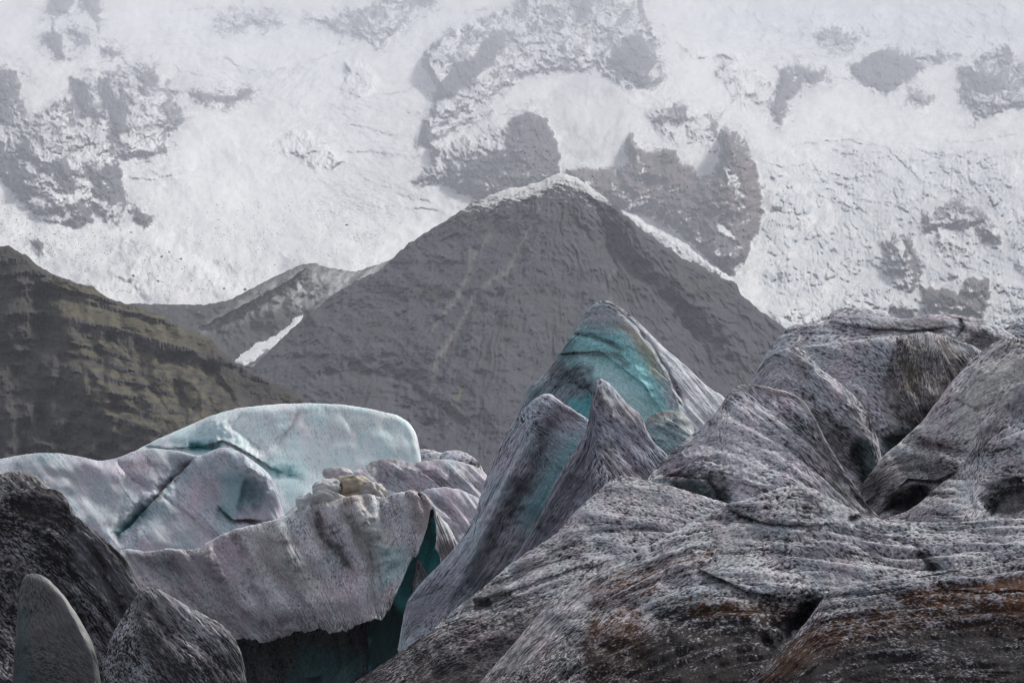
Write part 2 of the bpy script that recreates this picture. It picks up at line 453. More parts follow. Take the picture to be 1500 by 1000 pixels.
def snow_wall():
    top = [(-80, -32), (1580, -32)]
    L = Land(top, 620, 1.35, -170, 1670, seed=3, smooth=0)
    U, V = L.U, L.V
    D = interp(V.ravel(), WALL_D).reshape(V.shape).astype(np.float32)
    # large shape: central buttress, side valleys with glaciers
    D -= 260 * np.exp(-((U - 860) / 210) ** 2) * sstep(380, 120, V)
    D += 200 * np.exp(-((U - 420) / 190) ** 2)
    D += 160 * np.exp(-((U - 1280) / 170) ** 2)
    D -= 120 * sstep(260, -60, U)
    D += 105 * fbm(U / 210, V / 120, 3, 5) + (85 * fbm(U / 90, V / 60, 4, 6) + 26 * fbm(U / 38, V / 26, 4, 4)) * (1 - .6 * np.exp(-((U - 430) / 190) ** 2 - ((V - 280) / 90) ** 2))
    Uw = U + 9 * fbm(U / 20, V / 20, 4, 41, .6) + 4 * fbm(U / 60, V / 60, 2, 45); Vw = V + 8 * fbm(U / 20, V / 20, 4, 42, .6)
    near = np.zeros(U.shape, np.float32)
    rock = np.full(U.shape, 0.05, np.float32); red = np.zeros(U.shape, np.float32); rough = np.zeros(U.shape, np.float32)
    steep = np.zeros(U.shape, np.float32)
    for pts, amp, w, r, rd in CRAGS:
        m = box_of(Uw, Vw, pts, 40)
        # a crag is a buttress: its face stands up from the foot of the crag and a snow shelf runs back from its top
        uu = np.arange(min(p[0] for p in pts), max(p[0] for p in pts) + 3, 3.0); bt = np.full(len(uu), -1e3)
        for (x0, y0), (x1, y1) in zip(pts, pts[1:] + pts[:1]):
            lo, hi = min(x0, x1), max(x0, x1)
            q = (uu >= lo) & (uu <= hi)
            if x1 != x0: bt[q] = np.maximum(bt[q], y0 + (y1 - y0) * (uu[q] - x0) / (x1 - x0))
        ok = bt > -999; bt = np.interp(uu, uu[ok], bt[ok]); bt = np.convolve(np.pad(bt, 6, mode='edge'), np.ones(13) / 13, 'valid')
        vb_ = np.interp(Uw[m], uu, bt)
        ff = .72 if r > .45 else .4
        dl = ff * np.clip(interp(Vw[m], WALL_D) - interp(vb_, WALL_D), 0, 900) * sstep(-1, 9, polysdf(Uw[m], Vw[m], pts))
        steep[m] = np.maximum(steep[m], dl)
        sd = polysdf(Uw[m], Vw[m], pts)
        t = np.clip(sd / w, 0, 1)
        D[m] -= amp * (1 - (1 - t) ** 2) * 0.40
        if r > .45: near[m] = np.maximum(near[m], np.exp(np.minimum(sd, 0) / 24.0))
        k = sstep(-8, 7, sd)
        rock[m] = rock[m] * (1 - k) + r * k
        red[m] = red[m] * (1 - k) + rd * k
        rough[m] = np.maximum(rough[m], k * min(1, r + .3))
    D -= steep
    rock = np.maximum(np.minimum(rock, .86), np.where(V < 330, .54, .42) * near)
    for pts, a in SNOWY:
        m = box_of(Uw, Vw, pts, 14)
        k = sstep(-4, 6, polysdf(Uw[m], Vw[m], pts)) * a
        rock[m] *= 1 - k
    # icefall of seracs on the right
    ice = sstep(1100, 1135, U + 12 * fbm(U / 30, V / 30, 2, 8)) * sstep(185, 300, V + (U - 1100) * 0.05) * (1 - sstep(0.2, 0.6, rock))
    f1, f2, cid = worley(U / 14 + 0.6 * fbm(U / 24, V / 24, 2, 51), V / 12 + 0.6 * fbm(U / 24, V / 24, 2, 52), 9)
    f3, f4, cid2 = worley(U / 6, V / 6.5 + 0.3 * fbm(U / 9, V / 9, 2, 55), 19)
    patch = 0.35 + 0.65 * sstep(-0.25, 0.3, fbm(U / 45, V / 30, 3, 57))
    D -= 1.5 * ice * patch * (20 * cid * sstep(0, .3, f2 - f1) + 11 * cid2 * sstep(0, .35, f4 - f3) + 14 * ridged(Uw / 17, Vw / 20, 5, 58, .6))
    cs = fbm(U / 26, V / 26, 4, 161, .6)
    steps = (V * 1.0 - .22 * (U - 1250) + 24 * cs + 45 * fbm(U / 110, V / 70, 3, 164)) / (15.0 + 6 * np.sin(U / 37.0))
    ph = steps % 1
    brk = sstep(-.05, .45, fbm(U / 42, V / 26, 4, 162, .6))
    gap = ice * brk * sstep(.72, .95, ph) * sstep(-.35, .1, fbm(U / 7, V / 7, 3, 163))
    D -= ice * brk * 20 * ph
    # glacier top edge on the upper right: blocky ice cliffs
    up = sstep(1000, 1060, U) * sstep(110, 30, V) * (1 - sstep(.2, .5, rock))
    D -= up * patch * (30 * cid + 14 * ridged(U / 34, V / 18, 4, 61))
    up2 = sstep(480, 430, U) * sstep(330, 360, U) * sstep(45, 10, V)
    D -= 14 * up2 * ridged(U / 30, V / 20, 3, 63)
    # crevasse lines and arcs on the smooth glacier
    lines = [
      [(205,183),(235,183),(262,178),(290,170)], [(190,262),(215,262),(250,258),(275,250)], [(195,240),(225,237)],
      [(298,95),(315,84),(335,86),(348,98),(354,112)], [(250,92),(262,104),(280,108),(300,110)], [(318,30),(322,50),(330,58)],
      [(580,282),(600,290),(635,297)], [(600,304),(645,308)], [(440,130),(470,110)], [(505,180),(540,190),(580,200)], [(500,222),(540,220),(580,230)],
      [(455,90),(480,80),(500,75)], [(400,130),(430,105),(440,92)], [(620,120),(590,135),(540,140)],
      [(1150,215),(1240,205),(1290,215)], [(1180,270),(1240,262),(1290,255)], [(1290,210),(1330,245),(1350,270)], [(1330,215),(1400,232),(1440,215)],
      [(1420,250),(1440,235),(1460,228)], [(1110,235),(1150,245),(1190,240)], [(1240,290),(1300,300),(1360,310)], [(1385,210),(1440,205),(1500,195)],
      [(230,20),(300,12),(360,10)], [(160,75),(215,110)], [(210,112),(240,130)], [(330,90),(380,105),(460,100)], [(900,330),(930,350)],
    ]
    warped = (U + 5 * fbm(U / 18, V / 18, 3, 33), V + 5 * fbm(U / 18, V / 18, 3, 34))
    crev = np.zeros(U.shape, np.float32)
    for pts in lines:
        m = box_of(U, V, pts, 30)
        d, side, pos = polydist(warped[0][m], warped[1][m], pts)
        tp = np.clip(np.minimum(pos, 1 - pos) * 6, 0, 1)
        D[m] += tp * np.where(side > 0, 9 * np.exp(-d / 3.0), -4 * np.exp(-d / 7.0))
        tp = tp * sstep(-.25, .25, fbm(U[m] / 9, V[m] / 9, 2, len(pts) + int(pts[0][0])))
        crev[m] = np.maximum(crev[m], .75 * tp * np.exp(-(d / 1.5) ** 2))
    # fields of small crevasses
    cf = np.zeros(U.shape, np.float32)
    for cx, cy, rx, ry, ang in [(440,205,60,45,-.3),(520,150,50,40,.2),(300,50,90,30,.2),(430,120,60,40,-.9),(560,215,70,40,.15),(330,110,60,28,.3),(230,250,70,20,-.1),(1240,220,90,40,.1),(1400,240,90,50,-.2),(1180,60,150,45,.1),(1420,40,90,50,.6),(520,290,90,40,.2)]:
        g = np.exp(-((U - cx) / rx) ** 2 - ((V - cy) / ry) ** 2)
        c, s = math.cos(ang), math.sin(ang)
        a = (U * c + V * s); b = (-U * s + V * c)
        cf += g * sstep(0.45, 0.8, ridged(a / 26, b / 6.5, 3, int(cx)))
    cf = np.clip(cf, 0, 1) * (1 - sstep(.2, .5, rock))
    D += 9 * cf
    # rough rock relief: blocky faces with ledges
    wx, wy = fbm(U / 34, V / 34, 4, 141, .6), fbm(U / 34, V / 34, 4, 142, .6)
    Ud, Vd = U + .45 * V + 22 * wx, V - .40 * U + 22 * wy
    big = ridged(Ud / 50, Vd / 34, 5, 11, 0.6)
    fine = fbm(Ud / 8, Vd / 6, 4, 12, 0.65)
    col = ridged(U / 10, V / 60, 3, 15)
    strat = np.abs(((V + 0.30 * U + 14 * fbm(U / 60, V / 60, 3, 14)) / 11.0) % 1 - 0.5) * 2
    ribs = fbm(Uw / 7, Vw / 30, 4, 16, .6)
    D -= rough * (60 * big + 20 * ribs + 17 * fine + 7 * col * sstep(.6, .9, rock) + 5 * strat)
    D -= (1 - rough) * (15.0 * fbm(Ud / 50, Vd / 24, 4, 21, .5) + 1.4 * fbm(U / 5, V / 4, 3, 22))
    # lower left: snowy scree cone with crest, and gullied slopes
    cone = [(120,352),(150,343),(215,345),(240,360),(300,395),(355,436)]
    relief(U, V, D, [('hollow', [(235,345),(310,385),(372,436)], 26, 16), ('ridge', [(150,350),(215,352),(300,402),(350,445)], 40, 26), ('ridge', [(215,345),(200,390),(190,440)], 45, 60)], (4, 25), 7)
    sp = fbm(U / 2.6, V / 2.2, 3, 23, 0.7)
    dn_ = interp(V.ravel(), WALL_N).reshape(V.shape); do_ = interp(V.ravel(), WALL_D).reshape(V.shape)
    D = (dn_ + (D - do_) * dn_ / do_).astype(np.float32)
    P = L.points(D); N = normals(P)
    N2 = np.sign((N * -P).sum(-1))[..., None] * N
    nz = gauss(N2[..., 2], 0.6)
    base_nz = gauss(nz, 10)
    dn = nz - base_nz
    solid_ = sstep(.7, .84, rock)
    speck = fbm(Ud / 6, Vd / 3.4, 4, 25, 0.75)
    solid = sstep(.7, .84, rock)
    val = rock * 2.0 - 1.15 + .15 * solid - dn * (2.2 - .5 * solid) + 0.75 * speck * (1 - .4 * solid) + 1.0 * fbm(Ud / 26, Vd / 14, 5, 27, .62) + .42 * ridged(Ud / 22, Vd / 13, 5, 143, .65) + .6 * solid * fbm(U / 4.5, V / 14, 4, 17, .7)
    wd = 0.95 - .45 * solid
    k = sstep(-0.22 * wd, 0.40 * wd, val)
    k = k * sstep(.13, .24, rock)
    # thin snow in rock, dusting
    dust = np.clip(0.08 + .60 * fbm(Ud / 13, Vd / 8, 5, 28, .65), 0.02, .5) * (1 - .75 * solid)
    rc = ROCK * (1 - red[..., None]) + ROCKR * red[..., None]
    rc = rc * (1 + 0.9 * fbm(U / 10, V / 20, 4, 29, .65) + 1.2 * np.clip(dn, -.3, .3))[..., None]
    rc = rc * (1 - dust[..., None]) + SNOW * dust[..., None]
    ice_c = np.array([0.62, 0.72, 0.74])
    sn = np.broadcast_to(SNOW, U.shape + (3,)).copy()
    ib = np.clip(ice * sstep(.02, -.25, dn) * 0.7 + up * 0.45 * sstep(.1, -.2, dn) + cf * 0.5, 0, 1)[..., None]
    sn = sn * (1 - ib) + ice_c * 0.72 * ib
    sn *= (1 - 0.62 * np.clip(crev, 0, 1))[..., None]
    sn *= (1 - .10 * sstep(900, 1300, U) * sstep(200, 380, V))[..., None]
    rock_f = sstep(.05, .35, ridged(Ud / 9, Vd / 6, 4, 151, .65) + .5 * fbm(U / 60, V / 40, 3, 152) - .25) * near * (1 - solid_)
    sn = sn * (1 - .38 * rock_f[..., None]) + np.array([.22, .23, .26]) * .38 * rock_f[..., None]
    ice_speck = np.clip(ice * sstep(0.05, 0.45, speck - dn * 1.5) * 0.55, 0, 1)[..., None]  # blue-grey specks, more of them on the steeper seracs
    sn = sn * (1 - ice_speck) + np.array([.36, .38, .42]) * ice_speck
    gp = np.clip(gap * .55, 0, 1)[..., None]
    sn = sn * (1 - gp) + np.array([.30, .35, .39]) * gp
    grey = (np.clip(np.maximum(ice, up * .8) * sstep(.15, .55, ridged(Uw / 30, Vw / 24, 5, 64, .65) + .3 * fbm(U / 60, V / 40, 3, 65)), 0, 1) * .42)[..., None]
    sn = sn * (1 - grey) + np.array([.40, .45, .48]) * grey
    # stones and grit showing through the thin snow low on the left
    low = sstep(250, 330, V) * sstep(640, 520, U) * (1 - sstep(640, 430, V) * 0)
    grit = sstep(0.30, 0.55, sp + 0.45 * fbm(U / 40 + V / 60, V / 30, 3, 30)) * low
    grit = np.maximum(grit, 0.30 * sstep(0.0, 0.5, fbm((U + V * .8) / 16, (V - U * .5) / 50, 3, 36)) * low * sstep(330, 400, V))
    g2 = sstep(.25, .5, fbm(U / 6, V / 5, 3, 39, .65)) * sstep(300, 330, V) * sstep(210, 60, U)
    grit = np.clip(np.maximum(grit * 0.8, g2 * .8), 0, 1)[..., None]
    sn = sn * (1 - grit) + np.array([.20, .20, .22]) * grit
    sn = sn * (1 + .13 * fbm(Ud / 34, Vd / 12, 5, 24, .65) - .10 * sstep(.1, .6, fbm(U / 90, V / 14, 4, 26)) * sstep(300, 200, V))[..., None]
    cone_k = sstep(-10, 12, polysdf(Uw, Vw, [(40,460),(70,388),(130,354),(215,346),(300,396),(362,445),(362,470)]))
    cone_k = np.maximum(cone_k, .6 * sstep(-20, 20, polysdf(Uw, Vw, [(300,290),(420,330),(480,370),(400,420),(360,430),(290,380),(230,340)])))
    cone_k *= (.25 + .25 * sstep(-.2, .5, fbm(U / 22, V / 16, 5, 66, .7)) + .5 * sstep(.25, .5, fbm(U / 3, V / 2.5, 3, 67, .7)))
    cone_k = np.clip(cone_k, 0, 1)[..., None]
    sn = sn * (1 - cone_k) + np.array([.40, .40, .43]) * cone_k
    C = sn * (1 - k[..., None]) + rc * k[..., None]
    # bare gullied apron below the upper crag: slope shading painted in as a faint grey veil
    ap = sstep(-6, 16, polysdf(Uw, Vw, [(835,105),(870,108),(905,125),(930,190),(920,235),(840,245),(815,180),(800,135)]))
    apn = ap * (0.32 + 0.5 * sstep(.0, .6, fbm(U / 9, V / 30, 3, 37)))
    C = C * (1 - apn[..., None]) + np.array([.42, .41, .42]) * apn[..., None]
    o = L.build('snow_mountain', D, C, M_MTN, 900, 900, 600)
    o['kind'] = 'structure'
    return L, P

WL, WP = snow_wall()
print('wall', time.time() - T0)

def valley_ridge():
    top = [(60,470),(150,450),(195,444),(250,446),(300,446),(335,440),(362,426),(400,406),(440,388),(462,385),(480,392),(520,398),(560,385),(700,330)]
    L = Land(top, 660, 1.4, 60, 700, (3, 8), 21)
    U, V = L.U, L.V
    D = (3050 - (V - 440) * 3.0).astype(np.float32)
    D = relief(U, V, D, [('ledge', [(290,480),(340,455),(400,425),(455,388)], 60, 60, 60), ('ridge', [(455,388),(430,430),(380,480)], 30, 24)], (4, 20), 22)
    D -= 10 * ridged(U / 50, V / 30, 4, 23) + 5 * fbm(U / 9, V / 6, 4, 24)
    D += 60 * (1 - np.sqrt(1 - (1 - np.clip(L.crest / 8, 0, 1)) ** 2)) * 0.4
    D *= .90
    C = np.empty(U.shape + (3,), np.float32); C[:] = (.062, .062, .064)
    C *= (1 + .35 * fbm(U / 30, V / 14, 4, 26))[..., None]
    w = sstep(-8, 20, polysdf(U, V, [(285,480),(340,448),(400,405),(462,383),(520,392),(640,350),(520,440),(460,455),(420,450),(360,470),(300,490)]))
    sn = np.clip(w * (0.36 + 0.8 * fbm((U + V) / 12, (V - U * .6) / 30, 4, 27, .6)), 0, .85)
    sn = np.maximum(sn, 0.7 * w * sstep(.25, .5, fbm(U / 4, V / 3, 3, 28)))
    sn = np.maximum(sn, .75 * sstep(.42, .6, fbm(U / 6, V / 3, 3, 20)) * sstep(490, 450, V) * sstep(230, 260, U))
    C = C * (1 - sn[..., None]) + SNOW * .9 * sn[..., None]
    o = L.build('valley_ridge', D, C, M_ROCK, 300, 150, 300)
    o['kind'] = 'structure'
    return L, D
VR, VRD = valley_ridge()

def dark_mountain():
    top = [(250,760),(300,640),(340,566),(375,533),(405,503),(440,470),(490,430),(520,412),(558,396),(575,378),(600,355),(650,325),(692,297),(740,277),(778,271),(800,262),(818,253),(835,256),(868,275),(885,287),(900,300),(945,340),(1000,378),(1040,397),(1060,408),(1080,415),(1084,430),(1110,452),(1150,480),(1200,520),(1320,620),(1400,700)]
    L = Land(top, 790, 1.4, 250, 1400, (5, 14), 31)
    U, V = L.U, L.V
    D = (2900 - (V - 255) * 2.0).astype(np.float32)
    D = relief(U, V, D, [
        ('fold', [(822,250),(800,330),(760,420),(740,560),(720,790)], .35, .55, 1000),
        
        ('ridge', [(800,290),(775,370),(720,430),(690,490),(650,540)], 18, 12),
         ('groove', [(890,340),(900,400),(880,440)], 16, 6),
        ('groove', [(870,290),(890,350),(930,400),(990,450),(1040,520)], 22, 14), ('ridge', [(885,287),(960,380),(1050,470),(1100,540)], 22, 18),
        ('hollow', [(560,560),(600,600),(650,640)], 22, 22), ('groove', [(440,560),(520,540),(600,560),(700,640)], 16, 12),
        ('ridge', [(880,440),(900,520),(960,620)], 20, 16)], (8, 40), 32)
    D -= 24 * ridged(U / 120, V / 100, 5, 33, .6) + 5 * fbm((U + V * .4) / 26, (V - U * .3) / 18, 5, 34, .6)
    ang = np.arctan2(U - 825 + 30 * fbm(U / 80, V / 80, 3, 131), V - 215); rr_ = np.hypot(U - 825, V - 215)
    D -= 9 * ridged(ang * 9, rr_ / 190, 4, 132, .6) * sstep(20, 140, rr_) + 4 * ridged(ang * 34, rr_ / 90, 3, 133)
    # lava benches: gently dipping steps, broken up
    zz = V + 10 * fbm(U / 90, V / 90, 3, 35) - 0.10 * np.abs(U - 800) 
    for per, a, sd in ((31.0, 4, 36), (11.0, 1.3, 37)):
        ph = (zz / per + 1.6 * fbm(U / 70, V / 50, 4, sd)) % 1
        D -= a * (1 - ph) * sstep(0, .4, fbm(U / 60, V / 24, 4, sd + 5))
    D -= 1.4 * fbm(U / 4.5, V / 3.5, 3, 38, .7)
    D += 40 * (1 - np.sqrt(1 - (1 - np.clip(L.crest / 7, 0, 1)) ** 2)) * 0.6
    D *= .85
    P = L.points(D); N = normals(P); N = np.sign((N * -P).sum(-1))[..., None] * N
    nz = N[..., 2]; dn = nz - gauss(nz, 8)
    C = np.empty(U.shape + (3,), np.float32); C[:] = (.066, .067, .079)
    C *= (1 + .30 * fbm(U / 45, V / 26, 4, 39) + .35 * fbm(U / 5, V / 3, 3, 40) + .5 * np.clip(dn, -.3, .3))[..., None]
    br = sstep(.1, .5, fbm(U / 70, V / 50, 4, 43))[..., None] * .5
    C = C * (1 - br) + np.array([.072, .064, .056]) * br
    mo = (sstep(.35, .6, fbm(U / 14, V / 9, 3, 44)) * sstep(300, 480, V) * .35)[..., None]
    C = C * (1 - mo) + np.array([.10, .10, .055]) * mo
    gul = [('line', [(795,285),(780,330),(755,375),(740,400),(700,425),(672,480),(645,520),(632,540),(640,580)], (.20,.19,.18), .75, 4),
           ('line', [(690,355),(688,400),(665,440),(635,480),(630,500)], (.19,.18,.17), .7, 3.2), ('line', [(720,340),(700,370),(690,385)], (.17,.16,.15), .6, 3),
           ('line', [(905,390),(885,420),(900,450)], (.17,.16,.15), .6, 3.5), ('line', [(840,500),(835,530),(860,570)], (.19,.13,.10), .5, 5),
           ('line', [(640,420),(640,445)], (.13,.12,.06), .4, 4), ('line', [(665,590),(680,560)], (.15,.14,.05), .5, 4)]
    C = paint(U, V, C, gul, (5, 22), 45)
    # late snow clinging near the summit in streaks
    st = fbm((U + V * .5) / 20, (V - U * .28) / 3.6, 4, 46, .6)
    near = sstep(95, 5, V - L.vt) * sstep(345, 285, V) 
    cap = sstep(22, 6, V - L.vt) * sstep(650, 750, U) * sstep(900, 850, U)
    sn = sstep(.35, .62, st + .55 * near + .7 * cap - .25 + .35 * dn) * np.clip(near + cap, 0, 1)
    sn = np.maximum(sn, .8 * sstep(.4, .55, fbm(U / 5, V / 3, 3, 47)) * sstep(60, 5, L.crest) * sstep(340, 300, V))
    rr = sstep(.35, .6, fbm(U / 7, V / 2.5, 3, 48)) * sstep(430, 340, V) * sstep(330, 360, V) * .25
    sn = np.maximum(sn, rr)
    C = C * (1 - sn[..., None]) + SNOW * .85 * sn[..., None]
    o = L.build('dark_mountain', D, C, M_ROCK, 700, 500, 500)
    o['kind'] = 'structure'
dark_mountain()
print('dark', time.time() - T0)

def green_hill():
    top = [(-90,335),(-40,350),(0,362),(12,359),(24,367),(36,372),(55,388),(72,399),(88,405),(112,414),(136,420),(148,430),(165,440),(200,447),(240,463),(262,478),(285,487),(312,498),(322,512),(346,531),(385,552),(430,575),(470,600),(520,640),(620,720)]
    L = Land(top, 770, 1.25, -170, 620, (3.5, 12), 51)
    U, V = L.U, L.V
    D = (1750 - (V - 360) * 1.15).astype(np.float32)
    D = relief(U, V, D, [
        ('fold', [(20,355),(75,430),(95,480),(130,540),(200,600),(260,680)], .22, .35, 500),
        ('hollow', [(70,410),(62,470),(30,520),(10,600)], 22, 30), ('groove', [(60,400),(50,440),(65,500),(55,560)], 12, 10),
        ('ridge', [(0,370),(40,430),(60,470)], 12, 18), ('hollow', [(40,600),(70,640),(120,680)], 20, 26),
        ('groove', [(180,500),(215,560),(260,620)], 7, 7), ('groove', [(225,515),(270,580),(320,640)], 7, 8), ('groove', [(130,470),(190,520)], 5, 5),
        ('groove', [(300,530),(340,580),(380,640)], 6, 8)], (7, 34), 52)
    # dipping lava layers: cliffs alternating with grassy benches
    dip = np.where(U > 70, 0.26 * (U - 70), -0.10 * (U - 70))
    Z = V - dip + 7 * fbm(U / 70, V / 50, 3, 53) 
    heights = [(372, 8, 1), (394, 9, 4), (412, 7, 4), (424, 6, 3), (455, 22, 8), (492, 5, 3), (508, 6, 3), (527, 8, 4), (549, 7, 4), (566, 7, 3), (586, 9, 4), (606, 7, 3), (625, 9, 4), (648, 8, 3), (668, 8, 4), (690, 8, 3)]
    cliff = np.zeros(U.shape, np.float32)
    for i, (h, th, a) in enumerate(heights):
        fade = 0.45 + 0.55 * sstep(-.25, .2, fbm(U / 45 + i * 7, V / 60, 2, 60 + i))
        if h > 480: fade = fade * (0.35 + .65 * sstep(250, 190, U + (V - 560) * -0.4))
        c = sstep(h - 1.5, h + 1, Z) * sstep(h + th + 2, h + th - 1, Z) * fade
        cliff = np.maximum(cliff, c)
        # bench above the lip runs back; face itself is upright
        D += fade * 1.05 * th * sstep(h - 1, h + th + 1, Z)
    D -= cliff * (5.0 * ridged(U / 5, V / 40, 3, 54) + 5 * fbm(U / 12, V / 18, 3, 55))
    D -= 10 * fbm(U / 60, V / 40, 4, 56) + 2.2 * fbm(U / 7, V / 5, 4, 57, .6)
    D += 25 * (1 - np.sqrt(1 - (1 - np.clip(L.crest / 7, 0, 1)) ** 2)) * 0.7
    D *= .68
    C = np.empty(U.shape + (3,), np.float32); C[:] = (.046, .043, .043)
    C *= (1 + .35 * fbm(U / 30, V / 20, 4, 58))[..., None]
    band = sstep(480, 440, Z) * .8 + .45
    grass_side = sstep(30, 110, U - 0.30 * (V - 400)) * sstep(330, 230, U - 0.45 * (V - 470))  # stretch of the slope where the grass grows
    g = (1 - cliff) * sstep(-.25, .3, fbm(U / 16, V / 7, 4, 59, .6) + .25 * band) * (.2 + .8 * grass_side)
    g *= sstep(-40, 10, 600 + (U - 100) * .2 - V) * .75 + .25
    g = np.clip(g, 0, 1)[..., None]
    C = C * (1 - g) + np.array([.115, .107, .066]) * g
    sc2 = sstep(.15, .5, fbm((U - V * .6) / 7, (V + U * .5) / 45, 3, 61)) * sstep(100, 200, U) * .7
    C = C * (1 - sc2[..., None]) + np.array([.045, .043, .043]) * sc2[..., None]
    C = C * (1 - cliff[..., None] * .75) + (np.array([.062, .057, .058]) * (1 + .6 * ridged(U / 4, V / 30, 3, 62))[..., None]) * cliff[..., None] * .75
    C *= (1 + .25 * fbm(U / 4, V / 3, 3, 63))[..., None]
    o = L.build('green_hill', D, C, M_HILL, 300, 260, 300)
    o['kind'] = 'structure'
green_hill()

def snow_patch():
    pts = [(343,531),(352,520),(366,512),(374,503),(390,499),(405,491),(414,484),(425,475),(431,466),(443,462),(440,472),(432,480),(426,488),(411,499),(410,508),(400,513),(385,517),(372,528),(357,535)]
    us = np.arange(336, 450, 1.2); vs = np.arange(456, 540, 1.2)
    U, V = np.meshgrid(us, vs); U = U.astype(np.float32); V = V.astype(np.float32)
    Uw = U + 2.5 * fbm(U / 7, V / 7, 3, 91); Vw = V + 2.5 * fbm(U / 7, V / 7, 3, 92)
    sd = polysdf(Uw, Vw, pts)
    base = 2535 - (V - 500) * 2.0
    t = np.clip(sd / 5, -1, 1)
    D = base - 6 * t
    rx, rz = ray(U, V)
    P = np.stack([rx * D, D, CAMZ + rz * D], -1)
    H, W = U.shape
    keep = sd > -1.2
    idx = -np.ones(U.size, int); flat = keep.ravel(); idx[flat] = np.arange(flat.sum())
    I = np.arange(U.size).reshape(H, W)
    q = np.stack([I[:-1, :-1], I[1:, :-1], I[1:, 1:], I[:-1, 1:]], -1).reshape(-1, 4)
    q = q[flat[q].all(1)]
    me = bpy.data.meshes.new('snow_patch')
    top = P.reshape(-1, 3)[flat]; bot = top + np.array([0, 12, -6])
    n = len(top); qq = idx[q]
    me.from_pydata(np.concatenate([top, bot]).tolist(), [], qq.tolist() + (qq[:, ::-1] + n).tolist())
    at = me.attributes.new('albedo', 'FLOAT_COLOR', 'POINT')
    col = np.ones((2 * n, 4), np.float32); col[:, :3] = (.82, .83, .84)
    at.data.foreach_set('color', col.ravel())
    me.materials.append(M_MTN)
    for p in me.polygons: p.use_smooth = True
    o = bpy.data.objects.new('snow_patch', me); sc.collection.objects.link(o)
    o['label'] = 'narrow white snow patch lying in the gully left of the dark pyramid mountain'
    o['category'] = 'snow patch'
snow_patch()
print('hill', time.time() - T0)

